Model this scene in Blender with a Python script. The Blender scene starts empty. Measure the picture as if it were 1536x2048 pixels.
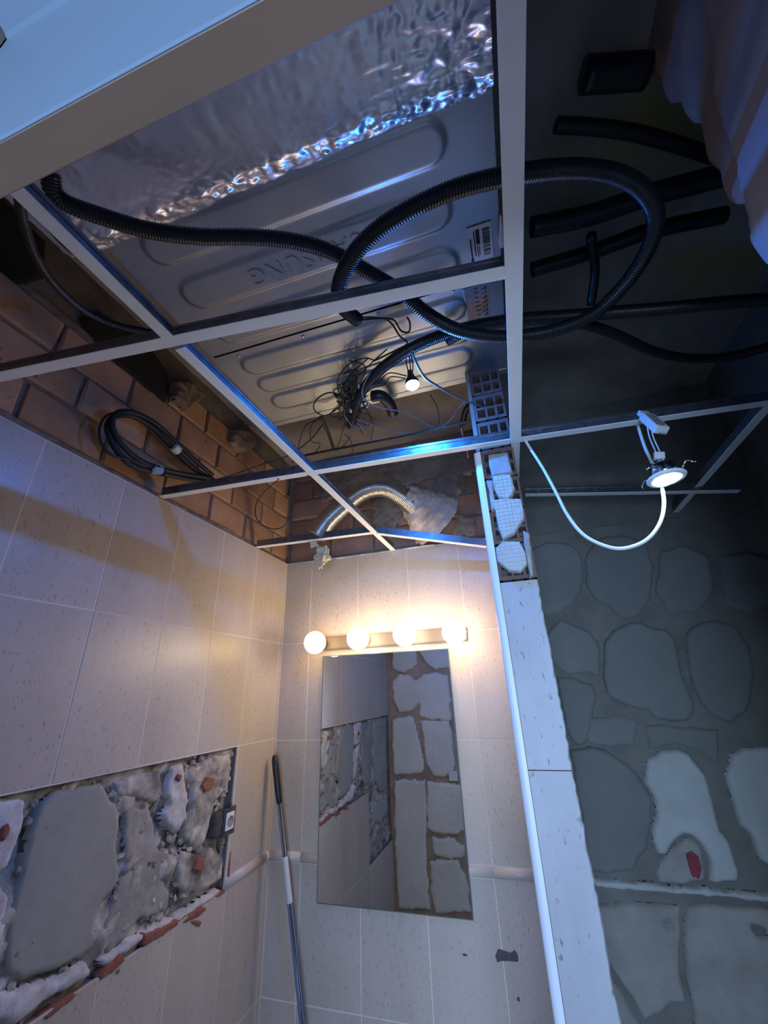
import bpy, bmesh, math, random
import numpy as np
from mathutils import Vector, Matrix, Euler, noise

random.seed(7)
S = bpy.context.scene
COL = S.collection
H = 1.68
PI = math.pi

# ------------------------------------------------------------------ camera
ROT = Euler((1.98407815, 0.0336397, 0.3047392), 'XYZ')
FPX = 818.085
cam = bpy.data.cameras.new('camera')
cam.sensor_fit = 'HORIZONTAL'
cam.sensor_width = 36.0
cam.lens = FPX / 1536 * 36.0
cam.clip_start = 0.01
cam_o = bpy.data.objects.new('camera', cam)
cam_o.location = (0, 0, H)
cam_o.rotation_euler = ROT
COL.objects.link(cam_o)
S.camera = cam_o

# ------------------------------------------------------------------ view + world
S.view_settings.view_transform = 'Standard'
S.view_settings.look = 'None'
S.view_settings.gamma = 1
S.view_settings.use_curve_mapping = False
S.view_settings.exposure = 1.12
W = bpy.data.worlds.new('world')
S.world = W
W.use_nodes = True
W.node_tree.nodes['Background'].inputs[0].default_value = (0.30, 0.45, 0.75, 1)
W.node_tree.nodes['Background'].inputs[1].default_value = 0.12


def area(name, loc, target, size, color, power):
    l = bpy.data.lights.new(name, 'AREA')
    l.shape = 'RECTANGLE'
    l.size, l.size_y = size
    l.color = color
    l.energy = power
    o = bpy.data.objects.new(name, l)
    o.location = loc
    o.rotation_euler = (Vector(target) - Vector(loc)).to_track_quat('-Z', 'Y').to_euler()
    COL.objects.link(o)
    return o


# daylight that comes down the corridor behind the open doorway
area('corridor_daylight', (0.25, -1.7, 1.25), (-0.2, 1.2, 1.9), (1.2, 1.3), (0.42, 0.62, 1.0), 44.0)
# room side bounce of the shower recess on the right
BULB_L = 13.0
BLUE_L = 1250.0
LED_L = 95.0

# ------------------------------------------------------------------ key planes
YB = 1.8166      # back wall tile face
XL = -1.0757     # left wall tile face
ZC = 2.30        # ceiling grid
YP = 1.05        # partition front
YF = 0.085       # inner face of front wall
ZS = 2.90        # slab
XR = 0.98

RM = ROT.to_matrix()


def ray(px, py):
    return RM @ Vector(((px - 768) / FPX, -(py - 1024) / FPX, -1))


def at(px, py, x=None, y=None, z=None):
    d = ray(px, py)
    if x is not None:
        t = x / d.x
    elif y is not None:
        t = y / d.y
    else:
        t = (z - H) / d.z
    return Vector((d.x * t, d.y * t, H + d.z * t))


# ------------------------------------------------------------------ materials
def lin(c):
    return tuple(((v / 255) / 12.92 if v / 255 <= 0.04045 else ((v / 255 + 0.055) / 1.055) ** 2.4) for v in c)


def mat(name, base, rough=0.6, metal=0.0, var=None, scale=12.0, bump=0.0, bscale=60.0, stretch=(1, 1, 1),
        rnd=0.0, pits=None, emit=None, estr=0, detail=6, spec=0.5, coat=0.0, objco=True):
    m = bpy.data.materials.new(name)
    m.use_nodes = True
    nt = m.node_tree
    N, L = nt.nodes, nt.links
    b = N['Principled BSDF']
    b.inputs['Roughness'].default_value = rough
    b.inputs['Metallic'].default_value = metal
    b.inputs['Specular IOR Level'].default_value = spec
    b.inputs['Coat Weight'].default_value = coat
    base = lin(base)
    b.inputs['Base Color'].default_value = (*base, 1)
    tc = N.new('ShaderNodeTexCoord')
    mp = N.new('ShaderNodeMapping')
    mp.inputs['Scale'].default_value = stretch
    L.new(tc.outputs['Object'], mp.inputs['Vector'])
    oi = N.new('ShaderNodeObjectInfo')
    ad = N.new('ShaderNodeVectorMath')
    ad.operation = 'MULTIPLY_ADD'
    L.new(oi.outputs['Random'], ad.inputs[0])
    ad.inputs[1].default_value = (37, 53, 71)
    L.new(mp.outputs[0], ad.inputs[2])
    vec = ad.outputs[0]
    col = None
    if var is not None:
        n = N.new('ShaderNodeTexNoise')
        n.inputs['Scale'].default_value = scale
        n.inputs['Detail'].default_value = detail
        n.inputs['Roughness'].default_value = 0.65
        L.new(vec, n.inputs['Vector'])
        r = N.new('ShaderNodeValToRGB')
        r.color_ramp.elements[0].position = 0.32
        r.color_ramp.elements[1].position = 0.68
        r.color_ramp.elements[0].color = (*lin(var), 1)
        r.color_ramp.elements[1].color = (*base, 1)
        L.new(n.outputs['Fac'], r.inputs['Fac'])
        col = r.outputs['Color']
    if pits is not None:
        n2 = N.new('ShaderNodeTexNoise')
        n2.inputs['Scale'].default_value = pits[1]
        n2.inputs['Detail'].default_value = 3
        mp2 = N.new('ShaderNodeVectorMath')
        mp2.operation = 'MULTIPLY'
        mp2.inputs[1].default_value = pits[3]
        L.new(vec, mp2.inputs[0])
        L.new(mp2.outputs[0], n2.inputs['Vector'])
        r2 = N.new('ShaderNodeMapRange')
        r2.inputs['From Min'].default_value = pits[2]
        r2.inputs['From Max'].default_value = pits[2] + 0.09
        L.new(n2.outputs['Fac'], r2.inputs['Value'])
        mx = N.new('ShaderNodeMix')
        mx.data_type = 'RGBA'
        L.new(r2.outputs[0], mx.inputs['Factor'])
        if col:
            L.new(col, mx.inputs['A'])
        else:
            mx.inputs['A'].default_value = (*base, 1)
        mx.inputs['B'].default_value = (*lin(pits[0]), 1)
        col = mx.outputs['Result']
    if rnd:
        hs = N.new('ShaderNodeHueSaturation')
        mr = N.new('ShaderNodeMapRange')
        mr.inputs['To Min'].default_value = 1 - rnd
        mr.inputs['To Max'].default_value = 1 + rnd
        L.new(oi.outputs['Random'], mr.inputs['Value'])
        L.new(mr.outputs[0], hs.inputs['Value'])
        if col:
            L.new(col, hs.inputs['Color'])
        else:
            hs.inputs['Color'].default_value = (*base, 1)
        col = hs.outputs['Color']
    if col:
        L.new(col, b.inputs['Base Color'])
    if bump:
        n3 = N.new('ShaderNodeTexNoise')
        n3.inputs['Scale'].default_value = bscale
        n3.inputs['Detail'].default_value = 5
        L.new(vec, n3.inputs['Vector'])
        bp = N.new('ShaderNodeBump')
        bp.inputs['Strength'].default_value = bump
        bp.inputs['Distance'].default_value = 0.004
        L.new(n3.outputs['Fac'], bp.inputs['Height'])
        L.new(bp.outputs[0], b.inputs['Normal'])
    if emit:
        b.inputs['Emission Color'].default_value = (*emit, 1)
        b.inputs['Emission Strength'].default_value = estr
    return m


M = {}
M['tile'] = mat('travertine_tile', (196, 182, 166), 0.34, var=(184, 169, 153), scale=7, stretch=(1, 1, .3), rnd=0.025,
                pits=((166, 149, 132), 170, 0.60, (1, 1, 1.3)), bump=0.04, bscale=30)
M['tile_end'] = mat('end_tile', (172, 170, 170), 0.45, var=(156, 154, 154), scale=8, stretch=(1, 1, .4), rnd=0.02,
                    pits=((112, 112, 114), 120, 0.63, (1, 1, 1.1)), bump=0.12, bscale=80)
M['grout'] = mat('grout', (218, 208, 194), 0.7)
M['trimtile'] = mat('listello', (205, 194, 182), 0.35, var=(192, 180, 168), scale=6)
M['mortar'] = mat('grey_mortar', (164, 158, 148), 0.9, var=(136, 130, 122), scale=7, bump=0.5, bscale=45, rnd=0.05)
M['mortar_pale'] = mat('pale_mortar', (184, 184, 178), 0.88, var=(168, 168, 160), scale=6, bump=0.3, bscale=45)
M['mortar_flat'] = mat('flat_mortar', (166, 164, 152), 0.88, var=(148, 146, 136), scale=5, bump=0.15, bscale=60, rnd=0.04)
M['mortar_dark'] = mat('dark_mortar', (126, 126, 120), 0.9, var=(114, 114, 108), scale=4, bump=0.25, bscale=50, rnd=0.05)
M['render'] = mat('old_render', (140, 126, 114), 0.92, var=(104, 92, 84), scale=9, bump=0.7, bscale=35)
M['render_dark'] = mat('old_render_dark', (124, 121, 112), 0.92, var=(104, 102, 94), scale=9, bump=0.7, bscale=35)
M['front_render'] = mat('brown_render', (186, 166, 148), 0.92, var=(146, 126, 112), scale=9, bump=0.6, bscale=35)
M['front_mortar'] = mat('pale_front_mortar', (226, 224, 214), 0.88, var=(210, 208, 198), scale=4, bump=0.2, bscale=40)
M['rubble'] = mat('broken_plaster', (206, 196, 182), 0.92, var=(96, 86, 78), scale=14, bump=0.9, bscale=60,
                  pits=((206, 200, 192), 22, 0.60, (1, 1, 1)))
M['white_plaster'] = mat('white_gypsum', (214, 210, 206), 0.9, var=(170, 158, 150), scale=25, bump=0.6, bscale=70)
M['collar'] = mat('collar_plaster', (196, 182, 168), 0.85, var=(150, 132, 118), scale=12, bump=0.9, bscale=40)
M['brick'] = mat('orange_brick', (190, 150, 112), 0.9, var=(166, 120, 88), scale=7, bump=0.5, bscale=50, rnd=0.22,
                 pits=((120, 92, 74), 30, 0.66, (1, 1, 1)))
M['brick_dark'] = mat('brown_brick', (150, 116, 96), 0.92, var=(118, 96, 84), scale=9, bump=0.6, bscale=50, rnd=0.22,
                      pits=((160, 140, 128), 14, 0.70, (1, 1, 1)))
M['brick_red'] = mat('red_brick', (158, 96, 78), 0.9, var=(132, 76, 62), scale=20, bump=0.6, bscale=80)
M['joint'] = mat('joint_mortar', (150, 130, 110), 0.95, var=(108, 94, 82), scale=20, bump=0.9, bscale=70)
M['hollow'] = mat('hollow_clay', (112, 90, 84), 0.9, var=(100, 78, 72), scale=14, bump=0.3, bscale=60)
M['void'] = mat('sooty_void', (34, 32, 32), 0.95, bump=0.2)  # near-black colour that paints the shade inside the open wall gaps
M['slab'] = mat('concrete_slab', (168, 158, 148), 0.92, var=(128, 120, 114), scale=3.5, bump=0.7, bscale=20,
                pits=((150, 142, 92), 2.2, 0.56, (1, 1, 1)))
M['beam'] = mat('grey_render_band', (128, 118, 106), 0.92, var=(92, 84, 74), scale=7, bump=0.6, bscale=30)
M['rough_wall'] = mat('rough_plaster', (176, 152, 140), 0.92, var=(146, 124, 112), scale=5, bump=0.7, bscale=30,
                      stretch=(1, 1, .35))
M['rough_lav'] = mat('skimmed_plaster', (176, 168, 166), 0.9, var=(172, 164, 174), scale=6, bump=0.3, bscale=40)
M['tee_white'] = mat('tee_white_paint', (236, 236, 232), 0.5)
M['tee_steel'] = mat('tee_galvanised', (150, 150, 152), 0.34, 0.85, var=(120, 118, 118), scale=40, bump=0.08, bscale=150)
M['steel'] = mat('galvanised_sheet', (172, 176, 176), 0.40, 0.85, var=(160, 164, 164), scale=8, bump=0.015, bscale=60)
M['steel_dark'] = mat('sheet_side', (70, 72, 74), 0.5, 0.7)
M['foil'] = mat('aluminium_foil', (222, 222, 226), 0.33, 0.9, bump=0.10, bscale=26)
M['duct'] = mat('flex_duct_foil', (200, 198, 190), 0.27, 0.95, bump=0.1, bscale=60)
M['black'] = mat('black_plastic', (26, 27, 30), 0.36)
M['black_matt'] = mat('black_rubber', (24, 24, 26), 0.6)
M['wire_grey'] = mat('grey_wire', (96, 98, 104), 0.45)
M['wire_white'] = mat('white_cable', (222, 226, 220), 0.45)
M['white_wall'] = mat('pale_wall', (205, 206, 206), 0.7)
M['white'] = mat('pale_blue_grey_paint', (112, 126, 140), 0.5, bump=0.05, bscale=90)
M['white_plastic'] = mat('white_plastic', (222, 224, 222), 0.4)
M['wood'] = mat('brown_lining', (132, 104, 84), 0.6, var=(120, 94, 74), scale=10, stretch=(.2, 1, 1))
M['profile'] = mat('white_edge_profile', (215, 218, 222), 0.35)
M['paper'] = mat('paper_label', (205, 204, 198), 0.7)
M['paper_brown'] = mat('worn_label', (168, 152, 140), 0.7, var=(140, 124, 112), scale=80)
M['ink'] = mat('ink', (28, 28, 30), 0.7)
M['tape'] = mat('masking_tape', (214, 210, 196), 0.6)
M['chrome'] = mat('chrome', (220, 222, 225), 0.12, 1.0)
M['fitting'] = mat('vanity_metal', (112, 100, 90), 0.5, 0.35)
M['copper'] = mat('copper', (176, 110, 88), 0.3, 0.9)
M['pole'] = mat('pole_blue_grey', (70, 78, 96), 0.3, 0.6)
M['pole_stripe'] = mat('pole_silver', (190, 196, 206), 0.3, 0.6)
M['foam'] = mat('foam_rag', (214, 204, 178), 0.75, var=(186, 172, 140), scale=25, bump=0.5, bscale=60)
M['stain'] = mat('grey_scar', (96, 90, 90), 0.9, var=(76, 70, 70), scale=60)
M['pinkspot'] = mat('pink_stain', (158, 64, 72), 0.9, var=(110, 52, 56), scale=40, bump=0.5)
M['floor'] = mat('floor_dust', (196, 192, 184), 0.8, var=(176, 172, 166), scale=5)
M['edge_glass'] = mat('mirror_edge', (86, 104, 96), 0.2)
M['socket_black'] = mat('dusty_black', (52, 50, 48), 0.8, var=(84, 80, 74), scale=40)
mm = mat('mirror_silver', (232, 238, 234), 0.015, 1.0)
M['mirror'] = mm


def emis(name, col, s, base=(1, 1, 1)):
    m = bpy.data.materials.new(name)
    m.use_nodes = True
    b = m.node_tree.nodes['Principled BSDF']
    b.inputs['Base Color'].default_value = (*base, 1)
    b.inputs['Emission Color'].default_value = (*col, 1)
    b.inputs['Emission Strength'].default_value = s
    return m


M['bulb'] = emis('warm_bulb_glow', (1.0, 0.76, 0.49), BULB_L)
M['bulb_dim'] = emis('warm_bulb_glow_dimmer', (1.0, 0.66, 0.26), BULB_L * 0.35)
M['blue'] = emis('blue_led_glow', (0.02, 0.22, 1.0), BLUE_L)
M['led'] = emis('cool_led_glow', (0.60, 0.92, 0.98), LED_L)


# ------------------------------------------------------------------ object helpers
def link(name, me, m, parent=None):
    if m is not None and not me.materials:
        me.materials.append(M[m] if isinstance(m, str) else m)
    o = bpy.data.objects.new(name, me)
    COL.objects.link(o)
    if parent is not None:
        o.parent = parent
    return o


def mesh(name, vs, fs, m, parent=None, smooth=False):
    me = bpy.data.meshes.new(name)
    me.from_pydata([tuple(v) for v in vs], [], fs)
    if smooth:
        me.polygons.foreach_set('use_smooth', [True] * len(me.polygons))
    me.update()
    return link(name, me, m, parent)


def from_bm(name, bm, m, parent=None, smooth=False):
    me = bpy.data.meshes.new(name)
    bm.to_mesh(me)
    bm.free()
    if smooth:
        me.polygons.foreach_set('use_smooth', [True] * len(me.polygons))
    return link(name, me, m, parent)


def add_box(bm, lo, hi, mtx=None):
    vs = [bm.verts.new(Vector((x, y, z)) if mtx is None else mtx @ Vector((x, y, z)))
          for x in (lo[0], hi[0]) for y in (lo[1], hi[1]) for z in (lo[2], hi[2])]
    F = [(0, 1, 3, 2), (4, 6, 7, 5), (0, 4, 5, 1), (2, 3, 7, 6), (0, 2, 6, 4), (1, 5, 7, 3)]
    return [bm.faces.new([vs[i] for i in f]) for f in F]


def box(name, lo, hi, m, parent=None, bevel=0, mtx=None, seg=1):
    bm = bmesh.new()
    add_box(bm, lo, hi, mtx)
    if bevel:
        bmesh.ops.bevel(bm, geom=list(bm.edges), offset=bevel, segments=seg, affect='EDGES')
    bmesh.ops.recalc_face_normals(bm, faces=bm.faces)
    return from_bm(name, bm, m, parent)


def empty(name, loc=(0, 0, 0)):
    o = bpy.data.objects.new(name, None)
    o.location = loc
    o.empty_display_size = 0.05
    COL.objects.link(o)
    return o


def tag(o, label, cat, group=None):
    o['label'] = label
    o['category'] = cat
    if group:
        o['group'] = group
    return o


def structure(o, label=None):
    o['kind'] = 'structure'
    if label:
        o['label'] = label
        o['category'] = {'wall': 'wall', 'door': 'door frame', 'trim': 'trim', 'ceil': 'ceiling', 'floo': 'floor'}.get(o.name[:4], 'wall')
    return o


def catmull(P, n):
    P = [Vector(p) for p in P]
    Q = [P[0] * 2 - P[1]] + P + [P[-1] * 2 - P[-2]]
    out = []
    for i in range(1, len(Q) - 2):
        a, b, c, d = Q[i - 1:i + 3]
        for k in range(n):
            t = k / n
            out.append(0.5 * ((2 * b) + (c - a) * t + (2 * a - 5 * b + 4 * c - d) * t * t + (3 * b - a - 3 * c + d) * t ** 3))
    out.append(P[-1])
    return out


def resample(P, step):
    L = [0]
    for a, b in zip(P, P[1:]):
        L.append(L[-1] + (b - a).length)
    n = max(2, int(L[-1] / step))
    out = []
    j = 0
    for i in range(n + 1):
        s = L[-1] * i / n
        while j < len(L) - 2 and L[j + 1] < s:
            j += 1
        t = (s - L[j]) / max(1e-9, L[j + 1] - L[j])
        out.append(P[j].lerp(P[j + 1], min(1, t)))
    return out


def tube(name, pts, r, m, parent=None, seg=8, step=0.012, rib=0.0, pitch=0.0045, rfun=None, origin=None, spiral=False):
    P = catmull(pts, 10)
    if rib:
        step = pitch / 4
    P = resample(P, step)
    vs, fs = [], []
    up = Vector((0.13, 0.21, 1)).normalized()
    t0 = (P[1] - P[0]).normalized()
    nrm = (up - t0 * up.dot(t0)).normalized()
    n = len(P)
    for i, p in enumerate(P):
        t = (P[min(i + 1, n - 1)] - P[max(i - 1, 0)]).normalized()
        nrm = (nrm - t * nrm.dot(t)).normalized()
        bn = t.cross(nrm)
        rr = r
        if rib:
            rr = r - (rib if i % 4 in (0, 1) else 0)
        if rfun:
            rr *= rfun(i / (n - 1))
        for k in range(seg):
            a = 2 * PI * k / seg
            vs.append(p + (nrm * math.cos(a) + bn * math.sin(a)) * rr)
    for i in range(n - 1):
        for k in range(seg):
            k2 = (k + 1) % seg
            fs.append((i * seg + k, i * seg + k2, (i + 1) * seg + k2, (i + 1) * seg + k))
    fs.append(tuple(range(seg - 1, -1, -1)))
    fs.append(tuple((n - 1) * seg + k for k in range(seg)))
    if parent is None:
        c = origin if origin is not None else P[0]
        vs = [v - c for v in vs]
        o = mesh(name, vs, fs, m, None, True)
        o.location = c
        return o
    return mesh(name, vs, fs, m, parent, True)


def lathe(name, prof, m, parent=None, seg=24, mtx=None, smooth=True):
    vs, fs = [], []
    for r, z in prof:
        for k in range(seg):
            a = 2 * PI * k / seg
            v = Vector((r * math.cos(a), r * math.sin(a), z))
            vs.append(mtx @ v if mtx else v)
    for i in range(len(prof) - 1):
        for k in range(seg):
            k2 = (k + 1) % seg
            fs.append((i * seg + k, i * seg + k2, (i + 1) * seg + k2, (i + 1) * seg + k))
    if prof[0][0] > 1e-6:
        fs.append(tuple(range(seg - 1, -1, -1)))
    if prof[-1][0] > 1e-6:
        fs.append(tuple((len(prof) - 1) * seg + k for k in range(seg)))
    o = mesh(name, vs, fs, m, parent, smooth)
    return o


def frame(origin, u, v):
    """matrix whose local x=u, y=v, z=u x v (outward normal)"""
    u, v = Vector(u).normalized(), Vector(v).normalized()
    n = u.cross(v)
    mt = Matrix((u, v, n)).transposed().to_4x4()
    mt.translation = Vector(origin)
    return mt


def seg_dist(px, py, poly):
    """signed distance (inside positive) for arrays px,py"""
    d = np.full(px.shape, 1e9)
    inside = np.zeros(px.shape, bool)
    n = len(poly)
    for i in range(n):
        x0, y0 = poly[i]
        x1, y1 = poly[(i + 1) % n]
        ex, ey = x1 - x0, y1 - y0
        t = np.clip(((px - x0) * ex + (py - y0) * ey) / (ex * ex + ey * ey + 1e-12), 0, 1)
        d = np.minimum(d, np.hypot(px - x0 - t * ex, py - y0 - t * ey))
        c = ((y0 > py) != (y1 > py)) & (px < (x1 - x0) * (py - y0) / (y1 - y0 + 1e-12) + x0)
        inside ^= c
    return np.where(inside, d, -d)


_rs = np.random.RandomState(3)
_LAT = _rs.rand(64, 64, 8)


def vnoise(x, y, freq, ch=0, octs=3):
    out = np.zeros_like(x)
    amp = 1.0
    tot = 0
    for o in range(octs):
        f = freq * 2 ** o
        X, Y = x * f + 31.7 * o, y * f + 17.3 * o
        ix, iy = np.floor(X).astype(int), np.floor(Y).astype(int)
        tx, ty = X - ix, Y - iy
        tx, ty = tx * tx * (3 - 2 * tx), ty * ty * (3 - 2 * ty)
        g = lambda a, b: _LAT[a % 64, b % 64, (ch + o) % 8]
        v = (g(ix, iy) * (1 - tx) + g(ix + 1, iy) * tx) * (1 - ty) + (g(ix, iy + 1) * (1 - tx) + g(ix + 1, iy + 1) * tx) * ty
        out += (v * 2 - 1) * amp
        tot += amp
        amp *= 0.55
    return out / tot


def slab_patch(name, poly, mtx, h, m, parent, res=0.007, edge=0.012, rag=0.006, rough=0.0015, nfreq=30, seed=0, waffle=0,
               base=-0.004, holes=(), crown=0.0):
    """a flat lump of mortar with its own ragged outline and thickness; poly in local (u,v) metres of mtx"""
    poly = [tuple(p) for p in poly]
    xs = [p[0] for p in poly]
    ys = [p[1] for p in poly]
    x0, x1, y0, y1 = min(xs) - .02, max(xs) + .02, min(ys) - .02, max(ys) + .02
    nx, ny = max(4, int((x1 - x0) / res)), max(4, int((y1 - y0) / res))
    gx, gy = np.meshgrid(np.linspace(x0, x1, nx + 1), np.linspace(y0, y1, ny + 1), indexing='ij')
    d = seg_dist(gx, gy, poly)
    for hp in holes:
        d = np.minimum(d, -seg_dist(gx, gy, hp))
    d = d + vnoise(gx + seed * 1.7, gy - seed, nfreq, seed) * rag
    t = np.clip(d / edge, 0, 1)
    z = base + (h - base) * np.sqrt(np.clip(t * (2 - t), 0, 1)) + vnoise(gx - seed, gy + seed * .6, nfreq * 1.6, seed + 2) * rough * 2 * t
    z += crown * np.clip(d / 0.05, 0, 1)
    if waffle:
        z -= waffle * ((np.abs((gx / .0105) % 1 - .5) > .40) | (np.abs((gy / .0105) % 1 - .5) > .40)) * t
    keep = d > -res * 0.9
    z = np.where(d <= 0, base, z)
    ddx, ddy = np.gradient(d, (x1 - x0) / nx, (y1 - y0) / ny)
    gl = np.maximum(.35, ddx ** 2 + ddy ** 2)
    mv = np.where(d < 0, -d / gl, 0)
    gx, gy = gx + ddx * mv, gy + ddy * mv
    idx = -np.ones(gx.shape, int)
    vs, fs = [], []
    cell = keep[:-1, :-1] & keep[1:, :-1] & keep[1:, 1:] & keep[:-1, 1:]
    for i, j in zip(*np.nonzero(cell)):
        q = []
        for a, b in ((i, j), (i + 1, j), (i + 1, j + 1), (i, j + 1)):
            if idx[a, b] < 0:
                idx[a, b] = len(vs)
                vs.append(mtx @ Vector((gx[a, b], gy[a, b], z[a, b])))
            q.append(int(idx[a, b]))
        fs.append(tuple(q))
    if not fs:
        return None
    return mesh(name, vs, fs, m, parent, True)


def relief(name, u0, u1, v0, v1, mtx, amp, freq, res, m, parent, mask=None, seed=0, skirt=0.0):
    nx, ny = int((u1 - u0) / res), int((v1 - v0) / res)
    gx, gy = np.meshgrid(np.linspace(u0, u1, nx + 1), np.linspace(v0, v1, ny + 1), indexing='ij')
    z = vnoise(gx + seed, gy, freq, seed, 4) * amp
    ok = np.ones(gx.shape, bool) if mask is None else seg_dist(gx, gy, mask) > 0
    vs = [mtx @ Vector(p) for p in zip(gx.ravel(), gy.ravel(), z.ravel())]
    fs = []
    w = ny + 1
    for i in range(nx):
        for j in range(ny):
            if ok[i, j]:
                fs.append((i * w + j, (i + 1) * w + j, (i + 1) * w + j + 1, i * w + j + 1))
    return mesh(name, vs, fs, m, parent, True)


FL = frame((XL, 0, 0), (0, 1, 0), (0, 0, 1))      # left wall: u=y v=z n=+x
FB = frame((0, YB, 0), (1, 0, 0), (0, 0, 1))      # back wall: u=x v=z n=-y
FF = frame((0, YF, 0), (-1, 0, 0), (0, 0, 1))     # front wall inner face, n=+y ; u=-x


def pl_left(pts):
    return [(p.y, p.z) for p in (at(x, y, x=XL) for x, y in pts)]


def pl_back(pts):
    return [(p.x, p.z) for p in (at(x, y, y=YB) for x, y in pts)]


def pl_mir(pts):
    out = []
    for x, y in pts:
        p = at(x, y, y=2 * YB - YF)
        out.append((-p.x, p.z))
    return out


# ------------------------------------------------------------------ setting: shell
fl = box('floor', (XL - .2, -3.0, -0.1), (XR + .15, YB + .2, 0), 'floor')
structure(fl, 'dusty grey floor of the stripped bathroom')
ce = box('ceiling', (XL - .2, -.05, ZS), (XR + .15, YB + .25, ZS + .12), 'slab')
structure(ce, 'dark stained concrete slab above the open ceiling grid')

# ---- left wall
wl = empty('wall_left', (XL, 0.9, 0))
structure(wl, 'left wall, tiled below with bare orange bricks above the tile line')
WLP = Matrix.Translation(-Vector((XL, 0.9, 0)))


def lp(o):      # parent keeping world coordinates
    return o


def reparent(o, p):
    o.parent = p
    o.matrix_parent_inverse = Matrix.Translation(-Vector(p.location))
    return o


def setp(o, p):
    return reparent(o, p)


bk = box('core', (XL - .16, -0.05, 0), (XL - .045, YB + .15, ZS), 'render', None)
setp(bk, wl)

hole = [(YF, 1.506), (1.541, 1.506), (1.541, 1.074), (.80, 1.074), (.74, .99), (.70, .88), (.62, .80), (.55, .83), (.47, .86),
        (.38, .84), (.30, .78), (.20, .80), (YF, .82)]
# thin bed of grout behind the tiles, in rectangles around the hole
bm = bmesh.new()
for y0, y1, z0, z1 in ((YF, YB + .01, 1.506, 2.303), (1.541, YB + .01, 0, 1.506), (.596, 1.541, 0, 1.074), (YF, .596, 0, .685)):
    add_box(bm, (XL - .0075, y0, z0), (XL - .0006, y1, z1))
bmesh.ops.recalc_face_normals(bm, faces=bm.faces)
g = from_bm('grout_bed', bm, 'grout')
setp(g, wl)
bm = bmesh.new()
for y0, y1, z0, z1 in ((YF, YB + .01, 1.508, 2.303), (1.544, YB + .01, 0, 1.508), (.60, 1.544, 0, 1.071), (YF, .60, 0, .69)):
    add_box(bm, (XL - .046, y0, z0), (XL - .0076, y1, z1))
bmesh.ops.recalc_face_normals(bm, faces=bm.faces)
g = from_bm('adhesive_bed', bm, 'render')
setp(g, wl)

_tile_cache = {}


def tile_at(mtx, u0, u1, v0, v1, parent, m='tile', gap=.0027, thick=.0085, name='tile', proud=0.0):
    w, h = round(u1 - u0 - gap, 4), round(v1 - v0 - gap, 4)
    key = (w, h, m, thick)
    if key not in _tile_cache:
        bm = bmesh.new()
        add_box(bm, (-w / 2, -h / 2, -thick), (w / 2, h / 2, 0))
        bmesh.ops.bevel(bm, geom=list(bm.edges), offset=.0009, segments=1, affect='EDGES')
        bmesh.ops.recalc_face_normals(bm, faces=bm.faces)
        # stand the local axes up so that the grain runs along local z
        bm.transform(Matrix.Rotation(PI / 2, 4, 'X'))
        me = bpy.data.meshes.new('tile')
        bm.to_mesh(me)
        bm.free()
        me.materials.append(M[m])
        _tile_cache[key] = me
    o = bpy.data.objects.new(name, _tile_cache[key])
    COL.objects.link(o)
    mw = mtx @ Matrix.Translation(((u0 + u1) / 2, (v0 + v1) / 2, proud)) @ Matrix.Rotation(-PI / 2, 4, 'X')
    o.matrix_world = mw
    o.parent = parent
    o.matrix_parent_inverse = Matrix.Translation(-Vector(parent.location))
    return o


Lc = [.085, .112, .352, .593, .834, 1.074, 1.312, 1.551, 1.790, YB]
rows = [(1.9055, 2.302), (1.508, 1.9055)]
for (z0, z1) in rows:
    for a, b in zip(Lc, Lc[1:]):
        tile_at(FL, a, b, z0, z1, wl, proud=random.uniform(-.0006, .0006))
for a, b in ((1.545, 1.790), (1.790, YB)):
    tile_at(FL, a, b, 1.112, 1.508, wl)
for a, b in ((.593, .834), (.834, 1.074), (1.074, 1.312), (1.312, 1.551), (1.551, 1.790), (1.790, YB)):
    tile_at(FL, a, b, .685, 1.077, wl)
for (z0, z1) in ((.285, .685), (0.005, .285)):
    for a, b in zip(Lc, Lc[1:]):
        tile_at(FL, a, b, z0, z1, wl)


def listello(name, mtx, u0, u1, zc, parent, hw=.017, bulge=.013):
    n = 8
    prof = [(-hw, 0)] + [(-hw * math.cos(PI * k / n), bulge * math.sin(PI * k / n)) for k in range(1, n)] + [(hw, 0)]
    vs, fs = [], []
    for u in (u0, u1):
        for v, w in prof:
            vs.append(mtx @ Vector((u, zc + v, w - .002)))
    k = len(prof)
    for i in range(k - 1):
        fs.append((i, i + k, i + 1 + k, i + 1))
    fs.append(tuple(range(k)))
    fs.append(tuple(range(2 * k - 1, k - 1, -1)))
    o = mesh(name, vs, fs, 'trimtile', None, True)
    setp(o, parent)
    return o


for a, b in ((1.545, 1.786), (1.789, YB - .001)):
    listello('moulding', FL, a, b, 1.095, wl)

# the hacked-out strip: relief bed plus lumps of old mortar
rb = relief('bare_wall', YF, 1.552, .66, 1.52, FL @ Matrix.Translation((0, 0, -.030)), .030, 14, .0075, 'rubble', None, mask=None, seed=2)
setp(rb, wl)


def lpatch(name, pts, h, m, seed, **k):
    o = slab_patch(name, pl_left(pts), FL @ Matrix.Translation((0, 0, -.030)), h, m, None, seed=seed, **k)
    setp(o, wl)
    return o


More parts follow.
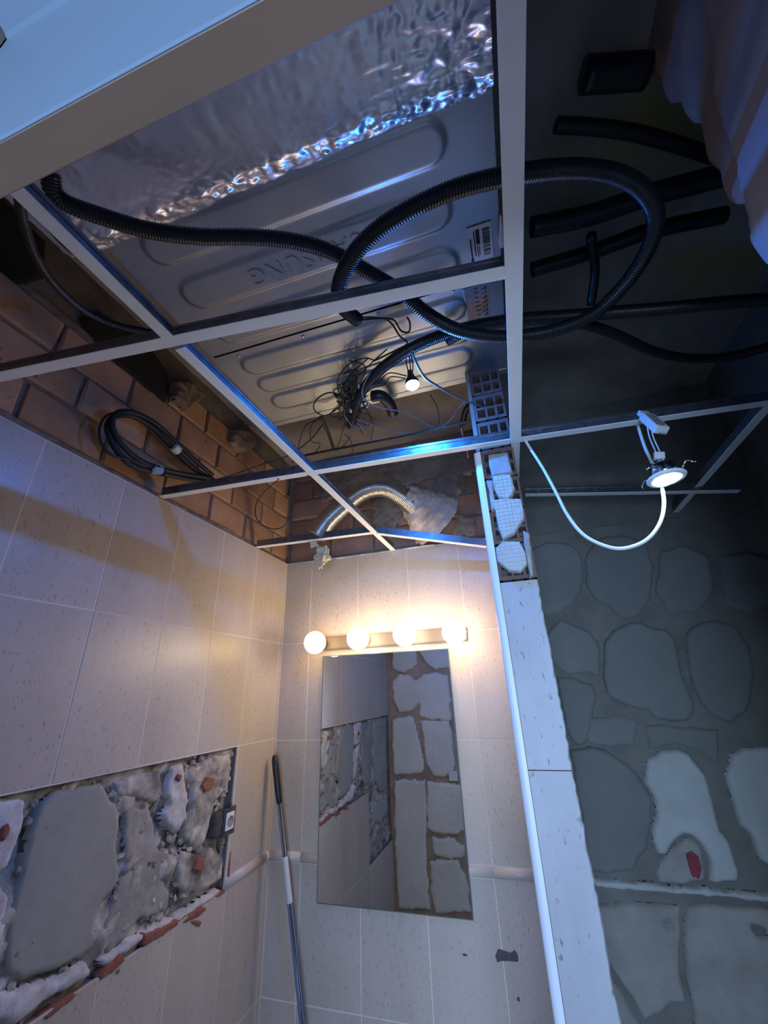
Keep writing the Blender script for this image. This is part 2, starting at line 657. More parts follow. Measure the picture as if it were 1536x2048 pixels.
lpatch('mortar_patch', [(118, 1582), (215, 1562), (224, 1590), (246, 1604), (250, 1640), (246, 1700), (250, 1760), (230, 1790),
                        (212, 1810), (200, 1850), (210, 1862), (200, 1895), (170, 1920), (110, 1948), (45, 1970), (20, 1955),
                        (15, 1900), (30, 1830), (45, 1770), (60, 1710), (75, 1650), (88, 1612), (100, 1598)], .016, 'mortar_flat', 1,
       rough=.0006, rag=.008, edge=.01)
lpatch('mortar_patch', [(262, 1610), (310, 1612), (322, 1640), (325, 1690), (345, 1700), (340, 1750), (352, 1790), (340, 1830),
                        (290, 1845), (270, 1872), (228, 1918), (206, 1906), (216, 1860), (236, 1790), (255, 1740)], .012, 'mortar', 2,
       rough=.002, rag=.012)
lpatch('plaster_lump', [(345, 1532), (370, 1525), (376, 1560), (382, 1600), (375, 1640), (360, 1668), (336, 1652), (328, 1630),
                        (345, 1610), (333, 1590), (340, 1560)], .026, 'white_plaster', 3, rough=.0025)
lpatch('plaster_lump', [(386, 1540), (430, 1512), (466, 1508), (468, 1540), (460, 1580), (435, 1605), (425, 1650), (413, 1690),
                        (398, 1702), (380, 1690), (368, 1665), (386, 1620), (392, 1580), (382, 1560)], .024, 'rubble', 4, rough=.003)
lpatch('plaster_lump', [(370, 1702), (400, 1706), (430, 1690), (450, 1720), (452, 1760), (430, 1775), (400, 1790), (375, 1786),
                        (358, 1762), (360, 1722)], .022, 'rubble', 5, rough=.003)
lpatch('plaster_lump', [(-60, 1605), (0, 1600), (50, 1590), (65, 1602), (60, 1640), (45, 1690), (25, 1740), (0, 1748), (-60, 1760)],
       .022, 'white_plaster', 6, rough=.003)
lpatch('plaster_lump', [(228, 1562), (290, 1545), (330, 1537), (335, 1590), (318, 1604), (270, 1604), (240, 1592)], .020, 'rubble', 7,
       rough=.004)
lpatch('plaster_lump', [(-80, 1770), (20, 1770), (35, 1790), (25, 1850), (12, 1900), (0, 1960), (-60, 1980)], .018, 'white_plaster', 8,
       rough=.003)
lpatch('plaster_ridge', [(-60, 2048), (-10, 1985), (40, 1978), (110, 1955), (180, 1925), (192, 1945), (170, 1965), (110, 2000),
                         (70, 2030), (30, 2060)], .028, 'white_plaster', 9, rough=.003)
lpatch('plaster_ridge', [(205, 1925), (260, 1880), (300, 1858), (360, 1830), (400, 1802), (440, 1778), (452, 1786), (400, 1822),
                         (340, 1856), (290, 1884), (240, 1920), (212, 1940)], .027, 'white_plaster', 10, rough=.003, edge=.006)
for i, pts in enumerate([
    [(80, 2040), (110, 2012), (150, 1985), (164, 1982), (130, 2012), (92, 2042)],
    [(196, 1958), (215, 1930), (245, 1905), (250, 1920), (225, 1945), (200, 1962)],
    [(284, 1893), (288, 1868), (325, 1852), (356, 1836), (356, 1850), (320, 1876), (290, 1894)],
    [(360, 1848), (380, 1828), (405, 1812), (415, 1816), (398, 1834), (372, 1846)],
    [(425, 1800), (440, 1782), (452, 1776), (450, 1786), (434, 1798)],
    [(225, 1948), (240, 1930), (244, 1940), (232, 1954)],
    [(402, 1572), (414, 1554), (430, 1556), (424, 1580), (408, 1588)],
    [(388, 1735), (396, 1715), (410, 1712), (408, 1735), (398, 1746), (386, 1742)],
    [(-5, 1680), (5, 1655), (20, 1645), (22, 1660), (8, 1685)],
    [(350, 1558), (356, 1545), (366, 1548), (358, 1566)],
    [(452, 1775), (455, 1730), (460, 1700), (463, 1702), (459, 1750), (456, 1778)],
    [(378, 1842), (392, 1838), (404, 1842), (398, 1856), (384, 1850)]]):
    lpatch('brick_shard', pts, .0335, 'brick_red', 20 + i, res=.003, rag=.003, edge=.004, rough=.001)
bm = bmesh.new()
rs = random.Random(21)
for i in range(420):
    y_, z_ = rs.uniform(.62, 1.535), rs.uniform(1.085, 1.50)
    if rs.random() < .45:
        y_ = rs.uniform(1.22, 1.535)
    r_ = rs.uniform(.004, .013)
    b_ = bmesh.ops.create_icosphere(bm, subdivisions=1, radius=r_)
    for v in b_['verts']:
        v.co = v.co * rs.uniform(.6, 1.3)
        v.co.x *= .6
        v.co += Vector((XL - .030 + rs.uniform(.002, .012), y_, z_))
cr = from_bm('plaster_crumbs', bm, 'rubble')
cr['kind'] = 'stuff'
setp(cr, wl)
# patches of the strip that only the mirror shows
for i, (poly, mt_, hh) in enumerate([
    ([(.10, 1.50), (.40, 1.50), (.42, 1.25), (.38, 1.10), (.30, 1.02), (.12, 1.0)], 'mortar_flat', .014),
    ([(.45, 1.49), (.70, 1.49), (.66, 1.30), (.62, 1.12), (.50, 1.10), (.46, 1.3)], 'mortar', .016),
    ([(.12, .98), (.36, 1.0), (.5, .95), (.44, .88), (.3, .84), (.12, .86)], 'mortar_pale', .012)]):
    o = slab_patch('mortar_patch', poly, FL @ Matrix.Translation((0, 0, -.03)), hh, mt_, None, seed=30 + i)
    setp(o, wl)

# bricks above the tiles on the left wall
FLb = FL @ Matrix.Translation((0, 0, -.012))
bmj = bmesh.new()
add_box(bmj, (XL - .046, YF, 2.303), (XL - .020, YB + .02, 2.70))
jb = from_bm('mortar_joints', bmj, 'joint')
setp(jb, wl)
_bc = {}


def brick_mesh(w, h, d, m, seed):
    bm = bmesh.new()
    add_box(bm, (-w / 2, -h / 2, -d), (w / 2, h / 2, 0))
    bmesh.ops.recalc_face_normals(bm, faces=bm.faces)
    bmesh.ops.bevel(bm, geom=list(bm.edges), offset=.005, segments=1, affect='EDGES')
    rs = random.Random(seed)
    for v in bm.verts:
        v.co += Vector((rs.uniform(-.003, .003), rs.uniform(-.003, .003), rs.uniform(-.0015, .0015)))
    me = bpy.data.meshes.new('brick')
    bm.to_mesh(me)
    bm.free()
    me.materials.append(M[m])
    return me


def brick_at(mtx, u0, u1, v0, v1, parent, m='brick', proud=0.0, name='brick'):
    w, h = u1 - u0 - .009, v1 - v0 - .010
    key = (round(w, 2), round(h, 2), m, random.randint(0, 2))
    if key not in _bc:
        _bc[key] = brick_mesh(w, h, .03, m, len(_bc))
    o = bpy.data.objects.new(name, _bc[key])
    COL.objects.link(o)
    o.matrix_world = mtx @ Matrix.Translation(((u0 + u1) / 2, (v0 + v1) / 2, proud + random.uniform(-.002, .003))) @ \
        Matrix.Rotation(random.uniform(-.006, .006), 4, 'Z')
    o.parent = parent
    o.matrix_parent_inverse = Matrix.Translation(-Vector(parent.location))
    return o


c1 = [.05, .30, .518, .75, .985, 1.22, 1.45, 1.68, 1.81]
c2 = [.17, .41, .642, .88, 1.12, 1.343, 1.57, 1.80]
c3 = [.32, .55, .784, 1.00, 1.217, 1.44, 1.67, 1.81]
c4 = [.93, 1.129, 1.34, 1.56, 1.78]
for cs, z0, z1 in ((c1, 2.322, 2.440), (c2, 2.440, 2.557), (c3, 2.557, 2.675)):
    for a, b in zip(cs, cs[1:]):
        brick_at(FLb, a, b, z0, z1, wl)
for a, b in zip(c4, c4[1:]):
    brick_at(FLb, a, b, 2.675, 2.787, wl)
# crumbly mortar line just over the tiles
o = slab_patch('mortar_bed', [(YF, 2.300), (YB, 2.300), (YB, 2.322), (1.3, 2.328), (.9, 2.322), (.5, 2.330), (YF, 2.324)],
               FL @ Matrix.Translation((0, 0, -.02)), .012, 'joint', None, res=.006, rag=.004, edge=.006, rough=.003, seed=4)
setp(o, wl)
# grey render band above the bricks, with the gaps' shade painted as dark patches
bb = relief('render_band', YF, YB, 2.675, ZS, FL @ Matrix.Translation((0, 0, -.026)), .010, 9, .014, 'beam', None, seed=5)
setp(bb, wl)
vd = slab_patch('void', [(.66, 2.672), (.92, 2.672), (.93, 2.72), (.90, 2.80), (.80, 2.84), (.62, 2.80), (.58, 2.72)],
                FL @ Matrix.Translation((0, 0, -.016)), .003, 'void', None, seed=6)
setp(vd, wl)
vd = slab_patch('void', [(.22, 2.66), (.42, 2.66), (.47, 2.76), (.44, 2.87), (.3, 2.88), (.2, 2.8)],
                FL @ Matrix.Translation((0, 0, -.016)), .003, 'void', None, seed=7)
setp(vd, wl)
for i, poly in enumerate([[(.93, 2.70), (1.0, 2.68), (1.05, 2.76), (1.08, 2.82), (.99, 2.82), (.92, 2.77)],
                          [(1.26, 2.70), (1.34, 2.70), (1.42, 2.76), (1.45, 2.83), (1.35, 2.84), (1.27, 2.78)]]):
    o = slab_patch('mortar_lump', poly, FL @ Matrix.Translation((0, 0, -.012)), .03, 'joint', None, rough=.006, seed=40 + i)
    setp(o, wl)

# ---- back wall
wb = empty('wall_back', (0, YB, 0))
structure(wb, 'back wall, tiled left of the partition and stripped to mortar dabs on its right')
bk = box('core', (XL - .16, YB + .035, 0), (XR + .15, YB + .16, ZS), 'render', None)
setp(bk, wb)
g = box('grout_bed', (XL - .01, YB + .0006, 0), (-.03, YB + .036, 2.303), 'grout', None)
setp(g, wb)
Bc = [XL, -.933, -.686, -.439, -.196, -.031]
for (z0, z1) in ((1.9025, 2.300), (1.499, 1.9025), (1.112, 1.499), (.685, 1.078), (.285, .685), (.005, .285)):
    for a, b in zip(Bc, Bc[1:]):
        tile_at(FB, a, b, z0, z1, wb, proud=random.uniform(-.0006, .0006))
for a, b in zip(Bc, Bc[1:]):
    listello('moulding', FB, a + .001, b - .001, 1.095, wb)
# grey scars on the lower tiles
for i, pts in enumerate([[(990, 1912), (996, 1898), (1008, 1900), (1020, 1905), (1030, 1898), (1037, 1910), (1036, 1924),
                          (1020, 1922), (1004, 1920), (994, 1924)],
                         [(922, 1908), (930, 1907), (935, 1912), (928, 1912)], [(1033, 1996), (1038, 1994), (1040, 2003), (1035, 2001)]]):
    o = slab_patch('scar', pl_back(pts), FB, .0012, 'stain', None, res=.0025, edge=.002, rag=.003, rough=.0002, base=0.0003, seed=50 + i)
    if o:
        setp(o, wb)
# brown bricks above the tiles
FBb = FB @ Matrix.Translation((0, 0, -.012))
jb = box('mortar_joints', (XL - .03, YB + .020, 2.301), (-.03, YB + .04, ZS), 'joint', None)
setp(jb, wb)
z = 2.312
k = 0
while z < ZS - .05:
    u = XL - (.11 if k % 2 else 0)
    while u < -.04:
        a, b = max(u, XL), min(u + .235, -.04)
        if b - a > .04:
            brick_at(FBb, a, b, z, z + .117, wb, 'brick_dark')
        u += .235
    z += .117
    k += 1
for i, poly in enumerate([[(-.62, 2.42), (-.50, 2.40), (-.42, 2.50), (-.48, 2.62), (-.60, 2.60)],
                          [(-.30, 2.50), (-.20, 2.48), (-.14, 2.56), (-.16, 2.70), (-.28, 2.66)],
                          [(-.22, 2.33), (-.10, 2.32), (-.09, 2.42), (-.18, 2.44)],
                          [(-.9, 2.64), (-.55, 2.62), (-.3, 2.66), (-.06, 2.64), (-.05, 2.86), (-.9, 2.86)]]):
    o = slab_patch('render_patch', poly, FB @ Matrix.Translation((0, 0, -.010)), .008, 'render', None, rough=.002, rag=.02, seed=60 + i)
    setp(o, wb)
o = slab_patch('mortar_bed', [(-.80, 2.296), (-.30, 2.298), (-.30, 2.310), (-.5, 2.306), (-.8, 2.303)],
               FB @ Matrix.Translation((0, 0, -.006)), .012, 'white_plaster', None, res=.004, rag=.003, edge=.004, rough=.002, seed=64)
setp(o, wb)

# stripped wall right of the partition, with dabs of tile adhesive
rb = relief('bare_wall', .06, XR + .05, .0, ZS, FB @ Matrix.Translation((0, 0, -.014)), .006, 10, .014, 'render_dark', None, seed=8)
setp(rb, wb)
DABS = [
    ([(1060, 1100), (1085, 1085), (1105, 1082), (1125, 1083), (1145, 1090), (1160, 1102), (1166, 1118), (1168, 1140), (1165, 1180),
      (1150, 1205), (1120, 1225), (1095, 1232), (1076, 1225)], 'mortar_dark', .011),
    ([(1170, 1118), (1185, 1087), (1210, 1072), (1245, 1070), (1290, 1078), (1310, 1130), (1302, 1200), (1282, 1228), (1255, 1238),
      (1235, 1232), (1215, 1210), (1190, 1200), (1173, 1170)], 'mortar_dark', .012),
    ([(1322, 1100), (1370, 1088), (1420, 1110), (1432, 1180), (1400, 1222), (1340, 1227), (1312, 1180)], 'mortar_dark', .010),
    ([(1440, 1110), (1500, 1100), (1550, 1120), (1560, 1200), (1500, 1225), (1450, 1210)], 'mortar_dark', .010),
    ([(1090, 1270), (1120, 1236), (1150, 1250), (1182, 1262), (1197, 1285), (1203, 1305), (1200, 1360), (1180, 1345), (1140, 1350),
      (1110, 1335), (1098, 1310)], 'mortar_dark', .012),
    ([(1209, 1285), (1225, 1262), (1260, 1243), (1285, 1242), (1305, 1255), (1335, 1257), (1350, 1275), (1358, 1310), (1365, 1345),
      (1375, 1370), (1388, 1400), (1390, 1425), (1378, 1443), (1340, 1443), (1310, 1435), (1295, 1420), (1270, 1418), (1240, 1405),
      (1215, 1390), (1206, 1350)], 'mortar_dark', .015),
    ([(1373, 1270), (1385, 1250), (1430, 1238), (1475, 1250), (1500, 1290), (1510, 1350), (1500, 1420), (1462, 1448), (1425, 1430),
      (1402, 1408), (1386, 1370), (1376, 1330)], 'mortar_dark', .014),
    ([(1112, 1352), (1140, 1352), (1160, 1362), (1185, 1367), (1195, 1400), (1185, 1440), (1180, 1480), (1165, 1495), (1150, 1490),
      (1132, 1460)], 'mortar_dark', .012),
    ([(1140, 1502), (1180, 1494), (1220, 1505), (1258, 1530), (1286, 1562), (1302, 1592), (1306, 1640), (1293, 1700), (1268, 1740),
      (1220, 1750), (1178, 1745), (1160, 1620)], 'mortar_dark', .014),
    ([(1290, 1540), (1295, 1518), (1325, 1503), (1355, 1498), (1380, 1508), (1395, 1530), (1412, 1550), (1422, 1580), (1430, 1610),
      (1435, 1630), (1440, 1660), (1455, 1680), (1465, 1705), (1480, 1740), (1478, 1762), (1440, 1768), (1418, 1765), (1420, 1725),
      (1405, 1690), (1385, 1672), (1365, 1668), (1345, 1690), (1335, 1710), (1318, 1708), (1305, 1680), (1303, 1650), (1312, 1625),
      (1308, 1600), (1290, 1565)], 'mortar_pale', .020),
    ([(1450, 1545), (1460, 1510), (1485, 1495), (1560, 1494), (1560, 1745), (1520, 1722), (1505, 1672), (1480, 1650), (1468, 1610),
      (1456, 1570)], 'mortar_pale', .020),
    ([(1310, 1745), (1330, 1715), (1350, 1695), (1370, 1676), (1390, 1682), (1408, 1705), (1414, 1760), (1370, 1775), (1320, 1770)],
     'mortar', .010),
    ([(1185, 1812), (1260, 1806), (1362, 1812), (1364, 1870), (1362, 1950), (1374, 2000), (1378, 2016), (1345, 2008), (1328, 2024),
      (1290, 2044), (1268, 2010), (1235, 1960), (1195, 1900)], 'mortar', .014),
    ([(1368, 1812), (1450, 1812), (1580, 1824), (1600, 2160), (1390, 2160), (1384, 2000), (1370, 1950)], 'mortar', .014),
    ([(1180, 1960), (1225, 1960), (1262, 2016), (1285, 2060), (1370, 2060), (1380, 2200), (1200, 2200)], 'mortar', .012),
    ([(1140, 1440), (1230, 1430), (1280, 1440), (1270, 1490), (1220, 1492), (1180, 1488)], 'mortar_dark', .006),
    ([(1290, 1450), (1380, 1455), (1440, 1460), (1440, 1530), (1400, 1500), (1350, 1488), (1300, 1500)], 'mortar_dark', .006),
]
HOLES = {12: [[(1322, 1846), (1340, 1842), (1350, 1848), (1342, 1862)]], 13: [[(1506, 1854), (1530, 1860), (1536, 1872), (1520, 1876)]]}
for i, (pts, m_, h_) in enumerate(DABS):
    o = slab_patch('mortar_dab', pl_back(pts), FB @ Matrix.Translation((0, 0, -.012)), h_, m_, None, res=.0075, edge=.012,
                   rag=.006, rough=.0008, seed=70 + i, holes=[pl_back(h) for h in HOLES.get(i, [])])
    setp(o, wb)
o = slab_patch('mortar_ridge', pl_back([(1185, 1756), (1260, 1762), (1340, 1770), (1440, 1778), (1560, 1792), (1560, 1806), (1440, 1794),
                                        (1330, 1786), (1250, 1780), (1190, 1772)]), FB @ Matrix.Translation((0, 0, -.012)), .024,
               'mortar_pale', None, res=.004, rag=.006, edge=.006, rough=.003, seed=90)
setp(o, wb)
o = slab_patch('pink_stain', pl_back([(1370, 1706), (1382, 1700), (1398, 1712), (1404, 1735), (1400, 1758), (1384, 1756), (1376, 1735)]),
               FB @ Matrix.Translation((0, 0, -.004)), .005, 'pinkspot', None, res=.003, rag=.004, edge=.004, rough=.001, seed=91)
setp(o, wb)
bb = box('opening_edge', (.06, YB + .01, 2.29), (XR, YB + .03, ZS), 'render_dark', None)
setp(bb, wb)

# ---- right wall (never faces the camera fully) and the rough return at the upper right
wr = box('wall_right', (XR, -.05, 0), (XR + .12, YB + .15, ZS), 'render_dark')
structure(wr, 'dark bare right wall behind the downlight recess')
wn = empty('wall_right_return', (.45, .35, 0))
structure(wn, 'rough plaster return of the wall at the upper right with a broken edge')


def return_edge(zz):
    return .585 + .012 * math.sin(zz * 21) + .008 * math.sin(zz * 57 + 1) + (.02 if zz > 2.7 else 0) * math.sin(zz * 9)


vs, fs = [], []
NZ, NY = 150, 60
for i in range(NZ + 1):
    zz = i * ZS / NZ
    ye = return_edge(zz)
    for j in range(NY + 1):
        t = j / NY
        yy = YF + (ye - YF) * t
        nz = noise.noise(Vector((yy * 7, zz * 4, 3.1))) * .004 + noise.noise(Vector((yy * 30, zz * 22, 8))) * .003
        xx = .45 - nz + (0.018 * max(0, (t - .93) / .07) ** 2)
        vs.append((xx, yy, zz))
    vs.append((.52, ye + .01, zz))
    vs.append((.98, ye + .0, zz))
w_ = NY + 3
for i in range(NZ):
    for j in range(NY + 2):
        a = i * w_ + j
        fs.append((a, a + w_, a + w_ + 1, a + 1))
o = mesh('rough_plaster', vs, fs, 'rough_wall', None, True)
setp(o, wn)
o = slab_patch('skim_patch', [(-.06, 2.0), (.575, 2.0), (.575, 2.30), (.53, 2.42), (.50, 2.56), (.43, 2.70), (.40, 2.88), (.1, 2.88)],
               frame((.445, 0, 0), (0, 1, 0), (0, 0, 1)) @ Matrix.Scale(-1, 4, (0, 0, 1)), .004, 'rough_lav', None,
               res=.01, rag=.02, edge=.02, rough=.0008, nfreq=6, seed=95)
setp(o, wn)

# ---- partition
wp = empty('wall_partition', (.02, YP, 0))
structure(wp, 'thin hollow-brick partition between the vanity side and the dark recess')
o = box('core', (-.029, YP + .055, 0), (.072, YB + .02, ZS), 'render_dark', None)
setp(o, wp)
o = box('face_tiles', (-.037, YP + .012, 0), (-.029, YB, 2.30), 'tile', None)
setp(o, wp)
o = box('end_core', (-.028, YP + .006, 0), (.070, YP + .056, 1.905), 'joint', None)
setp(o, wp)
FP = frame((0, YP, 0), (1, 0, 0), (0, 0, 1))
for (z0, z1) in ((1.519, 1.918), (1.118, 1.517), (.717, 1.116), (.316, .715), (.005, .314)):
    bm = bmesh.new()
    # tile with a chipped, hand-cut right edge
    n = 34
    rs = random.Random(int(z0 * 1000))
    L_, R_ = [], []
    for i in range(n + 1):
        zz = z0 + (z1 - z0) * i / n
        xr = .071 + rs.uniform(-.0022, .0012) + .0010 * math.sin(zz * 40)
        L_.append([bm.verts.new((-.0175, YP, zz)), bm.verts.new((-.0175, YP + .008, zz))])
        R_.append([bm.verts.new((xr - .002, YP, zz)), bm.verts.new((xr + rs.uniform(0, .001), YP + .004, zz)), bm.verts.new((xr - .001, YP + .008, zz))])
    for i in range(n):
        a, b, c, d = L_[i], L_[i + 1], R_[i], R_[i + 1]
        bm.faces.new((a[0], c[0], d[0], b[0]))
        bm.faces.new((c[0], c[1], d[1], d[0]))
        bm.faces.new((c[1], c[2], d[2], d[1]))
        bm.faces.new((a[0], b[0], b[1], a[1]))
        bm.faces.new((a[1], b[1], d[2], c[2]))
    for i in (0, n):
        bm.faces.new((L_[i][0], L_[i][1], R_[i][2], R_[i][1], R_[i][0]))
    bmesh.ops.recalc_face_normals(bm, faces=bm.faces)
    o = from_bm('tile', bm, 'tile_end')
    setp(o, wp)
# hollow bricks above the tiled end
k = 0
z = 1.922
while z < ZS - .02:
    bm = bmesh.new()
    h = .094
    y0, y1 = YP + .008 + random.uniform(-.002, .003), YP + .052
    xs = [-.016, -.009, .016, .022, .046, .052, .074] if False else [(-.018, -.010), (.013, .019), (.041, .048), (.066, .072)]
    for a, b in xs:
        add_box(bm, (a, y0, z + .003), (b, y1, z + h))
    for a, b in ((.003, .013), (.042, .050), (.082, .094)):
        add_box(bm, (-.018, y0 + .0006, z + a), (.072, y1, z + b))
    bmesh.ops.recalc_face_normals(bm, faces=bm.faces)
    o = from_bm('hollow_brick', bm, 'hollow')
    setp(o, wp)
    z += .097
    k += 1
o = box('render_strip', (-.030, YP + .006, 1.905), (-.0185, YP + .054, ZS), 'render', None)
setp(o, wp)
FPm = FP @ Matrix.Translation((0, 0, -.004))


def ppatch(name, pts, h, m, seed, **k):
    P = [at(x, y, y=YP) for x, y in pts]
    o = slab_patch(name, [(p.x, p.z) for p in P], FPm, h, m, None, seed=seed, **k)
    setp(o, wp)


ppatch('mortar_dab', [(976, 912), (1016, 906), (1026, 948), (984, 956), (977, 930)], .014, 'mortar', 101, res=.0015, rag=.0015, edge=.004, rough=.0003)
ppatch('mortar_dab', [(984, 954), (1022, 950), (1031, 978), (1026, 992), (1016, 1002), (998, 998), (988, 980)], .016, 'mortar_pale', 102,
       res=.0014, rag=.002, edge=.004, rough=.0005, waffle=.0016)
ppatch('mortar_dab', [(980, 1002), (1000, 1000), (1044, 998), (1049, 1040), (1038, 1055), (1030, 1068), (1006, 1080), (996, 1060), (990, 1025)],
       .016, 'mortar_pale', 103, res=.0014, rag=.002, edge=.004, rough=.0005, waffle=.0016)
ppatch('mortar_dab', [(991, 1098), (1006, 1084), (1040, 1084), (1052, 1108), (1055, 1130), (1042, 1146), (1018, 1144), (994, 1124)],
       .017, 'mortar_pale', 104, res=.0014, rag=.002, edge=.004, rough=.0005, waffle=.0016)
ppatch('mortar_crumbs', [(1046, 1062), (1058, 1070), (1068, 1150), (1060, 1160), (1050, 1100)], .014, 'mortar', 105, res=.002, rag=.004, edge=.003, rough=.002)
ppatch('mortar_crumbs', [(974, 962), (986, 965), (992, 1020), (983, 1022)], .010, 'mortar', 106, res=.002, rag=.004, edge=.003, rough=.002)
# white corner profile
bm = bmesh.new()
n = 6
pr = [(-.0375, YP + .012), (-.0375, YP + .006)]
for i in range(n + 1):
    a = PI - PI / 2 * i / n
    pr.append((-.0265 + .011 * math.cos(a), YP + .005 - .009 * math.sin(a)))
pr += [(-.0185, YP - .004), (-.0185, YP + .012)]
vs = [(x, y, zz) for zz in (0, 2.298) for x, y in pr]
kk = len(pr)
fs = [(i, (i + 1) % kk, (i + 1) % kk + kk, i + kk) for i in range(kk)] + [tuple(range(kk - 1, -1, -1)), tuple(range(kk, 2 * kk))]
t1 = mesh('trim_1', vs, fs, 'profile')
structure(t1, 'white plastic corner profile on the end of the partition')

# ---- front wall with the doorway the photograph is taken from
wf = empty('wall_front', (-.7, YF, 0))
structure(wf, 'front wall beside the doorway, seen in the mirror with big mortar dabs')
for lo, hi in (((XL - .16, -.05, 0), (-.40, YF - .016, ZS)), ((.46, -.05, 0), (XR + .15, YF - .01, ZS)), ((-.40, .046, 2.36), (.46, YF - .005, ZS))):
    o = box('core', lo, hi, 'render', None)
    setp(o, wf)
rb = relief('bare_wall', .40, -XL + .01, 0, ZS, FF @ Matrix.Translation((0, 0, -.012)), .006, 10, .015, 'front_render', None, seed=11)
setp(rb, wf)
MD = [
    [(784, 1300), (830, 1300), (833, 1330), (812, 1345), (786, 1340)],
    [(838, 1300), (905, 1290), (900, 1335), (870, 1340), (850, 1325)],
    [(787, 1362), (800, 1350), (820, 1350), (832, 1362), (845, 1350), (870, 1345), (893, 1352), (897, 1400), (897, 1440), (860, 1438),
     (838, 1430), (838, 1408), (824, 1420), (800, 1425), (790, 1400)],
    [(786, 1440), (810, 1434), (826, 1434), (832, 1460), (840, 1490), (846, 1520), (844, 1545), (788, 1548)],
    [(842, 1442), (897, 1442), (905, 1500), (908, 1540), (890, 1552), (865, 1550), (855, 1530), (850, 1500)],
    [(790, 1562), (850, 1564), (852, 1640), (850, 1700), (856, 1780), (858, 1815), (798, 1810), (792, 1700)],
    [(856, 1564), (922, 1570), (926, 1660), (900, 1668), (870, 1664), (855, 1650)],
    [(864, 1674), (905, 1674), (926, 1690), (926, 1716), (890, 1714), (870, 1710)],
    [(862, 1720), (915, 1720), (932, 1760), (940, 1820), (870, 1822), (862, 1770)],
]
for i, pts in enumerate(MD):
    cx_, cy_ = sum(p[0] for p in pts) / len(pts), sum(p[1] for p in pts) / len(pts)
    pts = [(cx_ + (a - cx_) * 1.06 + 1.5, cy_ + (b - cy_) * 1.03) for a, b in pts]
    o = slab_patch('mortar_dab', pl_mir(pts), FF @ Matrix.Translation((0, 0, -.010)), .016, 'front_mortar', None, res=.011, edge=.012,
                   rag=.014, rough=.001, seed=110 + i)
    setp(o, wf)

d1 = empty('door_1', (0, .06, 0))
structure(d1, 'white painted door head above the viewer')
PRF = [(.095, 2.0335), (.0712, 2.030), (.0700, 2.0325), (.0700, 2.296), (.0665, 2.300), (.030, 2.318), (.026, 2.33), (.026, 2.62), (.095, 2.62)]
bm = bmesh.new()
vs = [(x, y, zz) for x in (-.40, .46) for y, zz in PRF]
kk = len(PRF)
fs = [(i, (i + 1) % kk, (i + 1) % kk + kk, i + kk) for i in range(kk)] + [tuple(range(kk - 1, -1, -1)), tuple(range(kk, 2 * kk))]
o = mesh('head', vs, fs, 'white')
bmx = bmesh.new()
bmx.from_mesh(o.data)
bmesh.ops.recalc_face_normals(bmx, faces=bmx.faces)
bmx.to_mesh(o.data)
setp(o, d1)
o = box('inner_lining', (-.40, .0716, 2.0296), (.46, .0960, 2.034), 'wood', None, bevel=.0008)
setp(o, d1)
for s, x0, x1 in (('l', -.40, -.365), ('r', .425, .46)):
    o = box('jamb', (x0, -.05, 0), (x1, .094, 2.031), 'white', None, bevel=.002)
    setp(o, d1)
# corridor shell behind the viewer
o = box('wall_corridor', (XL - .2, -3.05, 0), (XR + .15, -3.0, 2.6), 'white_wall')
structure(o, 'pale corridor wall behind the doorway')

# ------------------------------------------------------------------ ceiling grid
def tee(p0, p1, label, w=.024, h=.034, name='ceiling_tee', slots=True, web='tee_steel'):
    p0, p1 = Vector(p0), Vector(p1)
    c = (p0 + p1) / 2
    d = (p1 - p0)
    L = d.length
    u = d.normalized()
    s = Vector((0, 0, 1)).cross(u).normalized()
    up = u.cross(s)
    mt = Matrix((u, s, up)).transposed().to_4x4()
    e = empty(name, c)
    e.rotation_euler = mt.to_euler()
    tag(e, label, 'ceiling rail', 'ceiling grid rails')
    box('flange', (-L / 2, -w / 2, 0), (L / 2, w / 2, .0022), 'tee_white', e, bevel=.0005)
    bm = bmesh.new()
    add_box(bm, (-L / 2, -.0012, .002), (L / 2, .0012, h))
    add_box(bm, (-L / 2, -.003, h - .007), (L / 2, .003, h))
    n = int(L / .1)
    for i in range(n):
        xx = -L / 2 + .05 + i * .1
        add_box(bm, (xx - .006, -.002, .016), (xx + .006, .002, .0175))
        add_box(bm, (xx - .006, -.002, .021), (xx + .006, .002, .0225))
    bmesh.ops.recalc_face_normals(bm, faces=bm.faces)
    from_bm('web', bm, web, e)
    return e


z1_, z2_ = ZC + .0022, ZC
tee((-.540, .171 - .02, ZC), (-.538, .432, ZC), 'short white ceiling rail from the door head to the first cross rail')
tee((-.536, .458, ZC), (-.502, 1.81, ZC), 'long white ceiling rail with a blue-lit web running to the back wall')
tee((.091, .10, ZC - .001), (.080, 1.035, ZC - .001), 'nearest broad white ceiling rail running above the partition end', w=.029)
tee((.080, 1.036, ZC + .001), (.078, 1.30, ZC + .020), 'dim stub of ceiling rail behind the partition end', w=.024)
tee((.690, 1.085, ZC), (.690, 1.80, ZC), 'far right slanting ceiling rail beside the cool downlight')
tee((-1.070, .388, ZC + .003), (.074, .503, ZC + .003), 'first cross rail, crossing below the metal unit', h=.038)
tee((-1.070, .966, ZC + .003), (.066, 1.028, ZC + .003), 'second cross rail, its web glowing blue from the blue lamp', h=.036)
tee((.094, 1.030, ZC + .003), (.86, 1.092, ZC + .003), 'cross rail right of the partition carrying the white driver box', h=.034)
tee((-1.070, 1.530, ZC + .002), (-.520, 1.557, ZC + .002), 'short last cross rail over the corner by the foil duct')
tee((-.515, 1.560, ZC), (-.060, 1.645, 2.205), 'loose tilted rail between the long rail and the partition')
